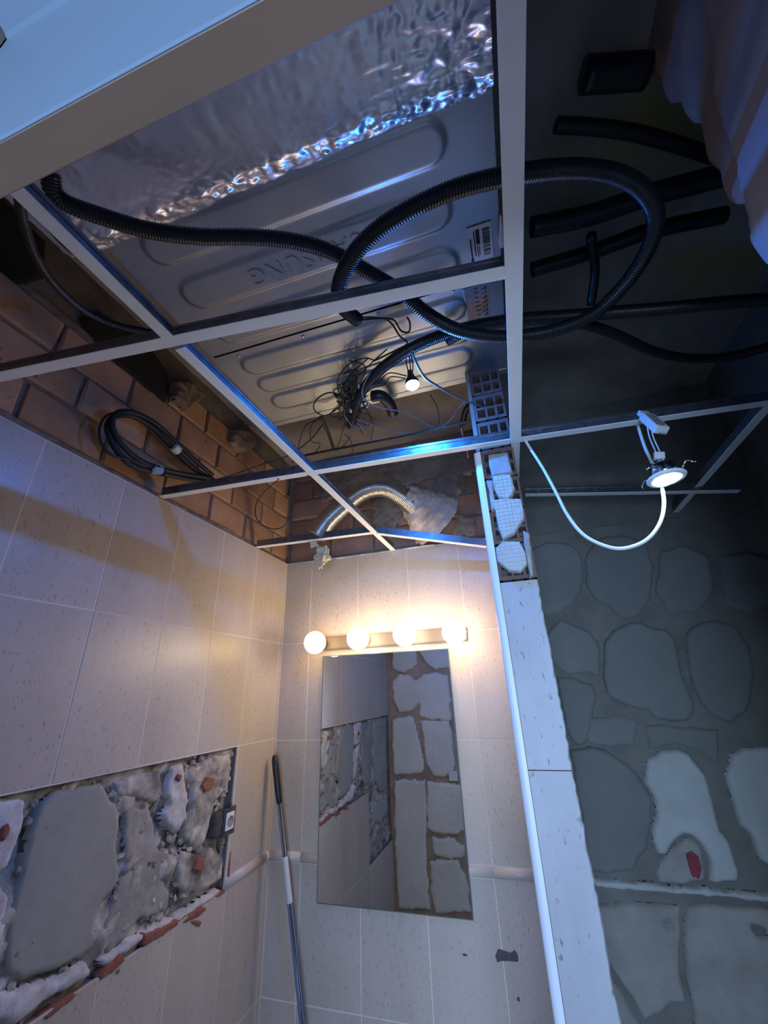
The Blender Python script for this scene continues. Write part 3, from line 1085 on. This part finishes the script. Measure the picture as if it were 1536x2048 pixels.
tee((.118, 1.55, 2.365), (.80, 1.56, 2.262), 'dim rail low behind the cool downlight')
# white wall angle along the tops of the tiles is only a grout edge here

# ------------------------------------------------------------------ air unit above the grid
ZA = 2.60
AX0, AX1, AY0, AY1 = -.735, .100, .385, 1.095
ac = empty('air_unit', ((AX0 + AX1) / 2, (AY0 + AY1) / 2, ZA))
tag(ac, 'galvanised sheet-metal air unit with pressed ribs above the open grid', 'air unit')


def stadium(x, y, x0, x1, y0, y1):
    r = (y1 - y0) / 2
    cy = (y0 + y1) / 2
    cx = np.clip(x, x0 + r, x1 - r)
    return r - np.hypot(x - cx, y - cy)


RIBS = [(-.662, .012, .397, .468), (-.664, .004, .512, .590), (-.664, .002, .634, .712), (-.668, .006, .768, .838),
        (-.668, .006, .858, .922), (-.672, 0, .942, 1.014)]


def panel(name, y0, y1, ribs, zoff=0.0):
    nx, ny = 210, int((y1 - y0) / .0032)
    gx, gy = np.meshgrid(np.linspace(AX0, AX1, nx + 1), np.linspace(y0, y1, ny + 1), indexing='ij')
    z = np.zeros_like(gx)
    for r in ribs:
        d = stadium(gx, gy, *r)
        # pressed track: raised land inside a rounded step
        z -= .0052 * (1 / (1 + np.exp(-d / .0020)))
    z += vnoise(gx, gy, 3.0, 1, 2) * .0016
    vs = [(a, b, ZA + zoff + c) for a, b, c in zip(gx.ravel(), gy.ravel(), z.ravel())]
    w = ny + 1
    fs = [(i * w + j, i * w + j + 1, (i + 1) * w + j + 1, (i + 1) * w + j) for i in range(nx) for j in range(ny)]
    o = mesh(name, vs, fs, 'steel', None, True)
    setp(o, ac)
    return o


panel('front_panel', AY0, .737, RIBS[:3])
panel('rear_panel', .741, AY1 - .022, RIBS[3:], -.0025)
o = box('casing', (AX0, AY0, ZA + .006), (AX1, AY1, 2.84), 'steel_dark', None, bevel=.004)
setp(o, ac)
o = box('edge_strip', (AX0, AY1 - .021, ZA - .004), (AX1, AY1 + .002, ZA + .004), 'steel', None, bevel=.0015)
setp(o, ac)
for x, y in ((-.442, .753), (-.655, .757), (-.22, .749), (-.02, .747)):
    o = lathe('screw', [(.0045, 0), (.0042, -.002), (.002, -.0035), (0, -.0036)], 'chrome', None, 10,
              Matrix.Translation((x, y, ZA - .003)))
    setp(o, ac)

cu = bpy.data.curves.new('embossed_text', 'FONT')
cu.body = 'SAMSUNG'
cu.size = .058
cu.extrude = .0014
cu.offset = -0.0004
cu.space_character = 1.12
cu.align_x = 'CENTER'
cu.align_y = 'CENTER'
tmp = bpy.data.objects.new('tmp', cu)
COL.objects.link(tmp)
bpy.context.view_layer.update()
me = bpy.data.meshes.new_from_object(tmp.evaluated_get(bpy.context.evaluated_depsgraph_get()))
bpy.data.objects.remove(tmp)
me.materials.clear()
me.materials.append(M['steel'])
me.transform(frame((-.335, .553, ZA - .0062), (-1, 0, 0), (0, 1, 0)))
o = bpy.data.objects.new('embossed_lettering', me)
COL.objects.link(o)
setp(o, ac)


def sticker(name, c4, m, bars):
    x0, x1, y0, y1 = c4
    o = box(name, (x0, y0, ZA - .0035), (x1, y1, ZA - .002), m, None)
    setp(o, ac)
    bm = bmesh.new()
    for a, b, c, d in bars:
        add_box(bm, (x0 + (x1 - x0) * a, y0 + (y1 - y0) * c, ZA - .0041), (x0 + (x1 - x0) * b, y0 + (y1 - y0) * d, ZA - .0035))
    p = from_bm('print', bm, 'ink', None)
    p.parent = o


rs = random.Random(5)
bars = [(.62, .92, .12 + i * .052, .12 + i * .052 + rs.choice((.015, .025, .035))) for i in range(15)]
bars += [(.34, .5, .1, .5), (.25, .30, .12, .8), (.36, .40, .55, .85), (.44, .47, .55, .8), (.08, .14, .3, .86), (.05, .17, .86, .95)]
sticker('barcode_label', (.030, .082, .606, .690), 'paper', bars)
bars = [(.42 + .3 * (i % 2), .46 + .3 * (i % 2) + rs.uniform(.05, .2), .05 + i * .06, .07 + i * .06) for i in range(15)]
bars += [(.86, .92, .06 + i * .12, .12 + i * .12) for i in range(7)]
sticker('rating_label', (.006, .064, .752, .866), 'paper_brown', bars)
o = box('label_edge', (.002, .752, ZA - .0040), (.006, .868, ZA - .002), 'paper', None)
setp(o, ac)
o = lathe('tie_tag', [(0, -.03), (.006, -.026), (.0075, -.01), (.004, .02), (.002, .04), (0, .045)], 'white_plastic', None, 10,
          Matrix.Translation(at(1003, 470, z=2.585)) @ Matrix.Rotation(PI / 2, 4, 'X'))
setp(o, ac)

# foil plenum joined to the unit
nx, ny = 230, 88
fx0, fx1, fy0, fy1 = -.80, .098, .135, .402
gx, gy = np.meshgrid(np.linspace(fx0, fx1, nx + 1), np.linspace(fy0, fy1, ny + 1), indexing='ij')
rx = np.clip((gx + .25) / .35, 0, 1)
crum = np.exp(-((gy - .372) / .022) ** 2) * 1.1 + rx ** 2 * .9 + np.exp(-((gx + .73) / .06) ** 2) * .4 + .15
ridge = np.abs(vnoise(gx, gy, 22, 1, 4))
ridge2 = np.abs(vnoise(gx + 3, gy * 1.7, 60, 3, 3))
z = ZA - .026 - .010 * np.sin(np.clip((gy - fy0) / (fy1 - fy0), 0, 1) * PI) - (ridge * .017 + ridge2 * .006) * crum
z += .030 * np.clip((gy - .352) / .045, 0, 1)
edge = fy1 - .010 * (vnoise(gx, gx * 0, 14, 2, 3) + 1) * 1.2
yy = np.minimum(gy, edge)
vs = list(zip(gx.ravel().tolist(), yy.ravel().tolist(), z.ravel().tolist()))
w = ny + 1
fs = [(i * w + j, i * w + j + 1, (i + 1) * w + j + 1, (i + 1) * w + j) for i in range(nx) for j in range(ny)]
n0 = len(vs)
fo = mesh('foil_insulation', vs, fs, 'foil', None, True)
tag(fo, 'crumpled silver foil insulation taped to the near edge of the metal unit', 'foil insulation')
bk = box('duct_board', (fx0 + .01, fy0, ZA + .004), (fx1, AY0 - .003, 2.80), 'steel_dark')
bk.parent = fo

# ------------------------------------------------------------------ hoses
def hose(name, pts, r, label, cat='hose', rib=.0018, m='black', seg=12, pitch=.0050, **k):
    P = [at(x, y, z=zz) for x, y, zz in pts]
    o = tube(name, P, r, m, None, seg=seg, rib=rib, pitch=pitch, **k)
    tag(o, label, cat)
    return o


hose('corrugated_hose', [(100, 345, 2.47), (108, 385, 2.46), (140, 410, 2.46), (210, 435, 2.46), (300, 461, 2.46), (400, 473, 2.465),
                         (500, 474, 2.47), (590, 483, 2.48), (660, 503, 2.485), (730, 540, 2.47), (800, 582, 2.45), (850, 624, 2.43),
                         (905, 656, 2.42), (970, 671, 2.41), (1040, 672, 2.41), (1110, 660, 2.42), (1180, 632, 2.43), (1240, 580, 2.435),
                         (1290, 510, 2.44), (1312, 440, 2.44), (1290, 385, 2.44), (1235, 350, 2.44), (1160, 338, 2.44),
                         (1080, 342, 2.43), (990, 357, 2.42), (900, 382, 2.41), (810, 424, 2.40), (745, 468, 2.39), (700, 520, 2.385),
                         (678, 575, 2.39), (684, 612, 2.40), (715, 640, 2.41)], .0150,
     'long black corrugated hose that loops once around the broad ceiling rail')
hose('flat_hose', [(1600, 596, 2.52), (1520, 600, 2.52), (1440, 606, 2.51), (1340, 616, 2.50), (1240, 624, 2.49), (1140, 632, 2.48),
                   (1050, 638, 2.48), (960, 650, 2.49), (880, 672, 2.50), (810, 704, 2.51), (755, 745, 2.52), (720, 790, 2.53),
                   (700, 850, 2.56)], .0155, 'thick black hose running from the right into the blue-lit wire tangle')
hose('flat_hose', [(1600, 672, 2.55), (1520, 698, 2.55), (1450, 714, 2.55), (1370, 716, 2.55), (1300, 700, 2.54), (1230, 668, 2.53),
                   (1160, 646, 2.52), (1090, 636, 2.52), (1010, 640, 2.53), (940, 660, 2.54), (895, 682, 2.55)], .0135,
     'black hose sagging at the far right of the dark recess', rib=.0008)
hose('black_conduit', [(38, 360, 2.45), (44, 430, 2.46), (70, 510, 2.48), (115, 575, 2.50), (175, 625, 2.52), (240, 652, 2.54),
                       (320, 668, 2.57)], .0085, 'black conduit curving over the bricks at the upper left', rib=.0004)
hose('black_conduit', [(50, 390, 2.50), (85, 440, 2.51), (130, 490, 2.53), (180, 530, 2.56)], .0055,
     'shorter black conduit beside the left rail under the unit', rib=0)
hose('dark_pipe', [(1112, 250, 2.80), (1180, 254, 2.80), (1260, 264, 2.80), (1330, 282, 2.80), (1400, 304, 2.80), (1500, 340, 2.80)], .016,
     'dark curved pipe high in the recess by the rough plaster', cat='pipe', rib=.0005)
hose('pipe_stub', [(1168, 150, 2.80), (1220, 147, 2.80), (1292, 142, 2.80)], .030, 'short fat black pipe stub under the slab', cat='pipe', rib=0, seg=20)
hose('drain_pipe', [(1062, 455, 2.74), (1180, 430, 2.74), (1300, 390, 2.74), (1450, 350, 2.74)], .024,
     'broad dark pipe crossing behind the hose loop', cat='pipe', rib=0, seg=16)
hose('drain_pipe', [(1062, 540, 2.76), (1180, 505, 2.76), (1300, 462, 2.76), (1450, 430, 2.76)], .020,
     'second dark pipe behind the lower part of the hose loop', cat='pipe', rib=0, seg=16)
hose('thin_pipe', [(1182, 470, 2.70), (1190, 540, 2.70), (1182, 610, 2.66)], .012, 'thin dark pipe hanging inside the hose loop', cat='pipe', rib=0)
hose('black_sleeve', [(744, 793, 2.565), (762, 792, 2.56), (778, 806, 2.555), (786, 826, 2.555)], .019,
     'bent black sleeve lit blue left of the blue lamp', cat='sleeve', rib=.0004)
hose('black_rod', [(640, 830, 2.62), (655, 862, 2.62), (668, 900, 2.62)], .006, 'straight black rod below the wire tangle', cat='rod', rib=0)
hose('hanger_rod', [(604, 912, 2.47), (700, 893, 2.47), (800, 874, 2.47), (900, 852, 2.47), (985, 832, 2.47)], .0045,
     'thin dark rod above the second cross rail', cat='rod', rib=0)
hose('conduit_elbow', [(1000, 770, 2.66), (965, 795, 2.64), (935, 815, 2.62), (925, 848, 2.60)], .0115,
     'dark corrugated elbow dropping beside the partition', cat='conduit', rib=.0012)
hose('copper_pipe', [(921, 850, 2.52), (929, 885, 2.46), (938, 915, 2.41)], .0055, 'short copper pipe beside the partition top', cat='pipe', m='copper', rib=0)

# ------------------------------------------------------------------ coil of cable on the bricks
XC = XL + .035
coil = empty('cable_coil', at(300, 870, x=XC))
tag(coil, 'folded coil of black cables with white tape bands by the orange bricks', 'cable coil')


def cpts(pts, dx=0.0):
    return [at(x, y, x=XC + dx) for x, y in pts]


def cable(pts, r, m='black_matt', dx=0.0, name='cable'):
    o = tube(name, cpts(pts, dx), r, m, empty_parent, seg=8, step=.01)
    setp(o, coil)
    return o


empty_parent = wl
cable([(430, 962), (385, 935), (345, 895), (305, 855), (265, 832), (232, 832), (216, 850), (222, 880), (245, 915), (275, 935), (330, 948),
       (390, 960), (430, 962)], .0095)
cable([(425, 950), (395, 925), (350, 882), (310, 846), (270, 826), (238, 824), (224, 842), (234, 876), (262, 908), (300, 930), (350, 944), (420, 956)],
      .0080, dx=.014)
cable([(250, 826), (215, 830), (199, 858), (205, 890), (228, 912), (262, 920), (310, 934)], .0035, dx=.010)
for q0, q1 in (((346, 893), (356, 902)), ((303, 938), (320, 940))):
    o = tube('tape_band', cpts([q0, q1], .006), .0165, 'tape', wl, seg=12, step=.004)
    setp(o, coil)


def wire(pts, r, label, m='black_matt', name='wire', z=None, y=None, cat='wire', group=None):
    P = []
    for p in pts:
        if len(p) == 3:
            P.append(at(p[0], p[1], z=p[2]) if y is None else at(p[0], p[1], y=p[2]))
        else:
            P.append(at(p[0], p[1], z=z) if z is not None else at(p[0], p[1], y=y))
    o = tube(name, P, r, m, None, seg=6, step=.008)
    tag(o, label, cat, group)
    return o


wire([(430, 960, 1.10), (470, 948, 1.14), (520, 930, 1.18), (575, 912, 1.2), (620, 880, 1.15), (645, 850, 1.1)], .0025,
     'thin black wire from the cable coil up to the tangle', y=1.2)
wire([(590, 935), (574, 942), (555, 960), (528, 985), (512, 1010), (515, 1040), (545, 1058), (572, 1048), (585, 1010), (600, 975),
      (616, 950)], .0016, 'thin drooping wire loop hanging below the second cross rail', y=.990, m='black_matt')

# tangle of wires round the blue lamp
rs = random.Random(11)
TG = [
    [(700, 800), (660, 785), (632, 800), (630, 820), (650, 830), (680, 815), (700, 790)],
    [(690, 800), (675, 780), (676, 755), (700, 730), (730, 718), (750, 722)],
    [(750, 722), (790, 700), (815, 686), (800, 672), (785, 650), (770, 637), (745, 634), (722, 636)],
    [(722, 642), (750, 638), (785, 640), (800, 660), (820, 665), (818, 645), (812, 635)],
    [(700, 720), (730, 735), (720, 770), (700, 800), (690, 840), (700, 860)],
    [(760, 725), (720, 740), (695, 770), (688, 805), (700, 830), (690, 855)],
    [(735, 715), (705, 745), (685, 780), (684, 800), (696, 825), (715, 845), (725, 872)],
    [(775, 700), (740, 730), (710, 760), (700, 790), (712, 820), (740, 830), (748, 850), (740, 880)],
    [(812, 758), (780, 752), (770, 768), (745, 775), (730, 790)],
    [(815, 750), (780, 745), (760, 760), (740, 772)],
    [(645, 835), (625, 850), (622, 880), (640, 890), (624, 912)],
    [(700, 812), (720, 842), (736, 852), (742, 840), (725, 800), (735, 790)],
    [(860, 790), (875, 815), (880, 840), (870, 855)],
    [(690, 850), (680, 880), (672, 900), (690, 890), (700, 870)],
    [(640, 835), (610, 850), (600, 880), (592, 905), (585, 925)],
    [(688, 868), (700, 880), (705, 900), (700, 915)],
]
TL = ['loop of black wire at the far left of the tangle', 'wire arching over the tangle\'s upper left', 'wire pair end leading to the hose tip',
      'kinked wire below the hose tip', 'wire dropping through the middle of the tangle', 'second wire dropping through the tangle',
      'wire ending below the tangle beside the rod', 'wire hanging down between tangle and sleeve', 'upper wire leading into the blue lamp from the left',
      'lower wire leading into the blue lamp from the left', 'wire dangling beside the black rod', 'small curl of wire by the bent sleeve',
      'faint wire curve right of the blue lamp', 'short curl just above the dark rod', 'wire drooping from the loop to the long rail',
      'short wire tail above the second cross rail']
for i, (pts, lb) in enumerate(zip(TG, TL)):
    zz = 2.565 - .006 * (i % 6)
    wire([(x + rs.uniform(-2, 2), y + rs.uniform(-2, 2)) for x, y in pts], .0024 if i in (0, 2, 3) else .0018, lb, z=zz, m='black_matt',
         group='wires of the tangle')
knot = empty('wire_knot', at(700, 800, z=2.55))
tag(knot, 'dense knot of short black wires left of the blue lamp', 'wire tangle')
bmk = None
for i in range(16):
    a = rs.uniform(0, 6.28)
    cx, cy = rs.uniform(680, 725), rs.uniform(765, 835)
    pts = [at(cx + rs.uniform(-24, 24), cy + rs.uniform(-30, 30), z=2.55 + rs.uniform(-.03, .03)) for k in range(5)]
    o = tube('wire', pts, .0019, 'black_matt', wl, seg=5, step=.008)
    setp(o, knot)
for i in range(5):
    p = at(rs.uniform(690, 735), rs.uniform(735, 830), z=2.53)
    o = lathe('wire_tip', [(0, -.008), (.004, -.006), (.004, .006), (0, .008)], 'white_plastic', None, 8, Matrix.Translation(p))
    setp(o, knot)

# grey / white cables
wire([(740, 745), (727, 770), (725, 790), (740, 808), (775, 818), (815, 826), (850, 846), (876, 855), (900, 840), (920, 812), (935, 800)], .0023,
     'pale wire swinging in a wave below the blue lamp', m='wire_grey', z=2.50)
wire([(822, 700), (832, 725), (850, 755), (880, 775), (915, 795), (960, 812), (1000, 830), (1030, 852)], .0034,
     'grey cable from the blue lamp to the broad rail', m='wire_grey', z=2.46)
wire([(712, 838), (745, 850), (780, 862), (840, 869)], .0021, 'short pale wire end over the dark rod', m='wire_grey', z=2.50)
wire([(688, 830), (705, 852), (728, 858), (735, 856)], .0021, 'pale hooked wire end below the tangle', m='wire_grey', z=2.50)
wire([(714, 845), (728, 860), (738, 878)], .0021, 'pale straight wire end below the tangle', m='wire_grey', z=2.49)

wire([(1046, 872, 1.05), (1056, 890, 1.04), (1085, 935, 1.02), (1112, 985, 1.0), (1135, 1030, .98), (1165, 1068, .965), (1205, 1090, .955), (1245, 1097, .95),
      (1290, 1082, .95), (1318, 1050, .95), (1328, 1010, .955), (1322, 968, .975), (1306, 930, 1.0), (1290, 895, 1.03), (1276, 852, 1.06)], .0040,
     'thick white cable drooping in a U from the grid to the cool downlight', m='wire_white', y=1.0, name='power_cable', cat='cable')

# ------------------------------------------------------------------ blue lamp
BL = at(825, 770, y=.895)
dirc = (Vector((0, 0, H)) - BL).normalized()
bl = empty('blue_lamp', BL)
tag(bl, 'small blue glowing lamp hanging under the metal unit', 'lamp')
mt = Matrix.Translation(BL) @ (Vector((0.10, -.10, -.98)).normalized().to_track_quat('Z', 'Y').to_matrix().to_4x4())
o = lathe('lens', [(.0185, -.001), (.0180, .002), (.0145, .0055), (.008, .0078), (0, .0085)], 'blue', None, 32, mt)
setp(o, bl)
o = lathe('housing', [(0, -.055), (.008, -.055), (.010, -.035), (.019, -.012), (.0202, .0012), (.0192, .0012), (.0187, -.002), (0, -.002)], 'black', None, 20, mt)
setp(o, bl)
for dx in (-.006, .002, .008):
    o = tube('lead', [mt @ Vector((dx, 0, -.05)), mt @ Vector((dx * 1.6, .004, -.09)), mt @ Vector((dx, .010, -.13))], .0018, 'black_matt', wl, seg=6)
    setp(o, bl)

# ------------------------------------------------------------------ cool downlight
LD = at(1333, 957, y=.93)
ld = empty('downlight', LD)
tag(ld, 'round cool-white LED downlight dangling from its cable', 'downlight')
tilt = Vector((0.02, -.06, -1)).normalized().to_track_quat('Z', 'Y').to_matrix().to_4x4()
mt = Matrix.Translation(LD) @ tilt
o = lathe('lens', [(.0245, .0012), (.016, .0022), (0, .0026)], 'led', None, 28, mt)
setp(o, ld)
o = lathe('ring', [(.0250, .0012), (.0265, .003), (.0365, .002), (.0385, -.001), (.0365, -.004), (.0255, -.004), (.0250, .0012)], 'white_plastic', None, 32, mt)
setp(o, ld)
o = lathe('housing', [(.0250, -.003), (.028, -.012), (.026, -.030), (.018, -.036), (0, -.037)], 'chrome', None, 24, mt)
setp(o, ld)
for a in (0.9, 2.6, 4.4):
    base = mt @ Vector((math.cos(a) * .034, math.sin(a) * .034, -.010))
    P = [base, mt @ Vector((math.cos(a) * .045, math.sin(a) * .045, -.022)), mt @ Vector((math.cos(a) * .058, math.sin(a) * .058, -.012)),
         mt @ Vector((math.cos(a + .15) * .060, math.sin(a + .15) * .060, -.008))]
    o = tube('spring_clip', P, .0022, 'chrome', wl, seg=6, step=.004)
    setp(o, ld)
cn = at(1318, 912, y=.985)
o = box('connector', (-.011, -.006, -.009), (.011, .006, .009), 'white_plastic', None, bevel=.0015, mtx=Matrix.Translation(cn) @ Matrix.Rotation(.2, 4, 'Y'))
setp(o, ld)
for s in (-.004, .004):
    o = tube('lead', [at(1296, 838, y=1.015) + Vector((s, 0, 0)), at(1302, 872, y=1.005) + Vector((s, 0, 0)), at(1314, 900, y=.99) + Vector((s, 0, 0)), cn + Vector((s, 0, 0))],
             .0016, 'wire_white', wl, seg=6)
    setp(o, ld)
    o = tube('lead', [cn + Vector((s, 0, -.005)), cn.lerp(LD, .6) + Vector((s, 0, .01)), mt @ Vector((s, 0, -.036))], .0016, 'wire_white', wl, seg=6)
    setp(o, ld)
# driver box on the rail
A_ = at(1292, 822, y=1.035)
B_ = at(1333, 858, y=.985)
u = (B_ - A_).normalized()
nrm = Vector((0.35, -.9, -.05))
nrm = (nrm - u * nrm.dot(u)).normalized()
mtd = frame((A_ + B_) / 2, u, nrm.cross(u))
mtd.translation = (A_ + B_) / 2
drv = empty('driver_box', (A_ + B_) / 2)
tag(drv, 'white LED driver box resting across the right cross rail', 'driver box')
o = box('case', (-.040, -.017, -.020), (.040, .017, 0), 'white_plastic', None, bevel=.002, mtx=mtd)
setp(o, drv)
o = box('label', (-.034, -.013, 0), (.034, .013, .0005), 'paper', None, mtx=mtd)
setp(o, drv)
bm = bmesh.new()
for r in range(4):
    x = -.031
    while x < .028:
        w_ = rs.uniform(.004, .010)
        add_box(bm, (x, -.011 + r * .006, .0005), (x + w_, -.0085 + r * .006, .0009), mtd)
        x += w_ + .002
p = from_bm('print', bm, 'ink')
setp(p, drv)
o = box('terminal', (-.062, -.014, -.016), (-.040, .012, -.003), 'white_plastic', None, bevel=.0015, mtx=mtd)
setp(o, drv)
for s in (-.006, .004):
    o = box('pin', (.040, s, -.014), (.048, s + .002, -.012), 'chrome', None, mtx=mtd)
    setp(o, drv)

# ------------------------------------------------------------------ flexible duct and foam
P = [at(632, 1072, y=1.56), at(655, 1040, y=1.57), at(690, 1008, y=1.58), at(725, 982, y=1.59), at(765, 974, y=1.61), at(800, 990, y=1.65), at(830, 1015, y=1.70)]
du = tube('flexible_duct', P, .047, 'duct', None, seg=22, rib=.0022, pitch=.0075)
tag(du, 'bent aluminium flexible duct in the back corner above the grid', 'duct')
# sprayed lump that seals the duct to the wall
vs, fs = [], []
ns, nr = 48, 40
c0, c1_ = at(808, 985, y=1.66), at(872, 1040, y=1.80)
ax = (c1_ - c0).normalized()
s1 = ax.cross(Vector((0, 0, 1))).normalized()
s2 = ax.cross(s1)
for i in range(nr + 1):
    t = i / nr
    c = c0.lerp(c1_, t)
    rad = .052 + .095 * t ** 1.3
    for k in range(ns):
        a = 2 * PI * k / ns
        q = c + (s1 * math.cos(a) + s2 * math.sin(a)) * rad
        nn = noise.fractal(q * 22, 1.0, 2.0, 4) * .012 + noise.noise(q * 70) * .004
        q = q + (q - c).normalized() * nn
        q.y = min(q.y, YB + .02)
        vs.append(q)
for i in range(nr):
    for k in range(ns):
        k2 = (k + 1) % ns
        fs.append((i * ns + k, i * ns + k2, (i + 1) * ns + k2, (i + 1) * ns + k))
pc = mesh('plaster_collar', [v - c0 for v in vs], fs, 'collar', None, True)
pc.location = c0
tag(pc, 'crinkled pale plaster collar sealing the duct end to the back wall', 'plaster collar')


def lump(name, c, rad, m, label, cat, seed, amp=.35, sub=4):
    bm = bmesh.new()
    bmesh.ops.create_icosphere(bm, subdivisions=sub, radius=1)
    for v in bm.verts:
        p = v.co.copy()
        f = 1 + noise.fractal(p * 1.7 + Vector((seed, 0, 0)), 1.0, 2.0, 4) * amp * 2
        v.co = Vector((p.x * rad[0], p.y * rad[1], p.z * rad[2])) * f
    o = from_bm(name, bm, m, None, False)
    o.location = c
    tag(o, label, cat)
    return o


lump('foam_rag', at(645, 1112, y=1.57), (.026, .022, .040), 'foam', 'torn yellowish foam rag poking below the last cross rail', 'rag', 5, .42)
lump('foam_crumb', at(628, 1088, y=1.565), (.014, .012, .014), 'foam', 'small foam crumb above the rag at the last cross rail', 'rag', 9, .4, 3)

# ------------------------------------------------------------------ mirror
mi = empty('mirror', (-.567, YB - .012, .966))
tag(mi, 'tall frameless mirror hung below the row of bulbs', 'mirror')
mx0, mx1, mz0, mz1 = -.857, -.278, .966, 1.837
yb = YB - .0115
o = box('glass_edge', (mx0, yb, mz0), (mx1, yb + .005, mz1), 'edge_glass', None, bevel=.0008)
setp(o, mi)
o = box('silvered_face', (mx0 + .0035, yb - .0004, mz0 + .0035), (mx1 - .0035, yb, mz1 - .0035), 'mirror', None)
setp(o, mi)
o = box('backing', (mx0 + .05, yb + .005, mz0 + .05), (mx1 - .05, YB - .0002, mz1 - .05), 'black_matt', None)
setp(o, mi)

# ------------------------------------------------------------------ vanity light
vl = empty('vanity_light', (-.54, YB - .02, 1.887))
tag(vl, 'metal vanity bar with four glowing warm globe bulbs above the mirror', 'wall lamp')
o = box('plate', (-.885, YB - .030, 1.862), (-.195, YB - .0005, 1.918), 'fitting', None, bevel=.004, seg=2)
setp(o, vl)
for i, (px, py) in enumerate(((630, 1285), (716, 1277), (809, 1269), (908, 1264))):
    c = at(px, py, y=1.700)
    mtb = Matrix.Translation(c) @ Matrix.Rotation(-PI / 2, 4, 'X')      # local z -> +y
    R_ = .0475
    prof = [(0, -R_)] + [(R_ * math.sin(a), -R_ * math.cos(a)) for a in np.linspace(.12, 2.62, 22)] + [(.0200, .047), (.0165, .053)]
    o = lathe('bulb', prof, 'bulb_dim' if i == 0 else 'bulb', None, 32, mtb)
    setp(o, vl)
    sk = lathe('lamp_holder', [(.0165, .052), (.019, .053), (.022, .060), (.022, .092), (.0, .092)], 'fitting', None, 20, mtb)
    setp(sk, vl)

# ------------------------------------------------------------------ sockets
so = empty('wall_socket', at(452, 1645, x=XL + .01))
tag(so, 'white socket in a dusty black box at the end of the hacked-out strip', 'socket')
F2 = FL
c = at(461, 1642, x=XL + .022)
cy_, cz_ = c.y, c.z
o = box('back_box', (XL - .030, cy_ - .070, cz_ - .036), (XL + .012, cy_ + .010, cz_ + .034), 'socket_black', None, bevel=.006)
setp(o, so)
o = box('plate', (XL + .012, cy_ - .030, cz_ - .042), (XL + .016, cy_ + .036, cz_ + .040), 'socket_black', None, bevel=.0015)
setp(o, so)
o = box('insert', (XL + .016, cy_ - .022, cz_ - .026), (XL + .022, cy_ + .022, cz_ + .026), 'white_plastic', None, bevel=.002)
setp(o, so)
o = lathe('recess', [(.0165, 0), (.0165, .0008), (.0145, .0008), (.013, -.001), (0, -.001)], 'paper_brown', None, 20,
          frame((XL + .0225, cy_, cz_), (0, 1, 0), (0, 0, 1)))
setp(o, so)
pm = at(908, 1550, y=2 * YB - YF)
sf = box('wall_switch', (-.032, 0, -.032), (.032, .014, .032), 'white_plastic', None, bevel=.003)
sf.location = (pm.x, YF + .004, pm.z)
tag(sf, 'small white switch plate on the stripped front wall, seen in the mirror', 'switch')

# ------------------------------------------------------------------ pole
pt = at(549, 1512, x=-1.040)
pb0 = at(603, 2030, y=1.745)
d = (pb0 - pt)
tt = (0.0 - pt.z) / d.z
pbot = pt + d * tt
pol = empty('broom_pole', pbot)
tag(pol, 'slim metallic pole with a black grip leaning in the corner left of the mirror', 'pole')
ax = (pbot - pt).normalized()
L_ = (pbot - pt).length
mtp = Matrix.Translation(pt) @ ax.to_track_quat('Z', 'Y').to_matrix().to_4x4()
o = lathe('grip', [(0, -.004), (.008, -.002), (.0125, .010), (.0135, .03), (.013, .11), (.0120, .160), (.0105, .165), (0, .165)], 'black', None, 16, mtp)
setp(o, pol)
o = lathe('shaft', [(.0098, .16), (.0098, L_ - .01), (0, L_ - .01)], 'pole', None, 16, mtp)
setp(o, pol)
bm = bmesh.new()
for a in (0.4, 1.6, 2.8, 4.0, 5.2):
    add_box(bm, (-.0014, .0088, .17), (.0014, .0102, L_ - .02), mtp @ Matrix.Rotation(a, 4, 'Z'))
bmesh.ops.recalc_face_normals(bm, faces=bm.faces)
o = from_bm('stripes', bm, 'pole_stripe')
setp(o, pol)
s0 = .455
o = lathe('paper_band', [(.0104, .34), (.0106, .342), (.0106, .475), (.0104, .477)], 'paper', None, 16, mtp)
setp(o, pol)
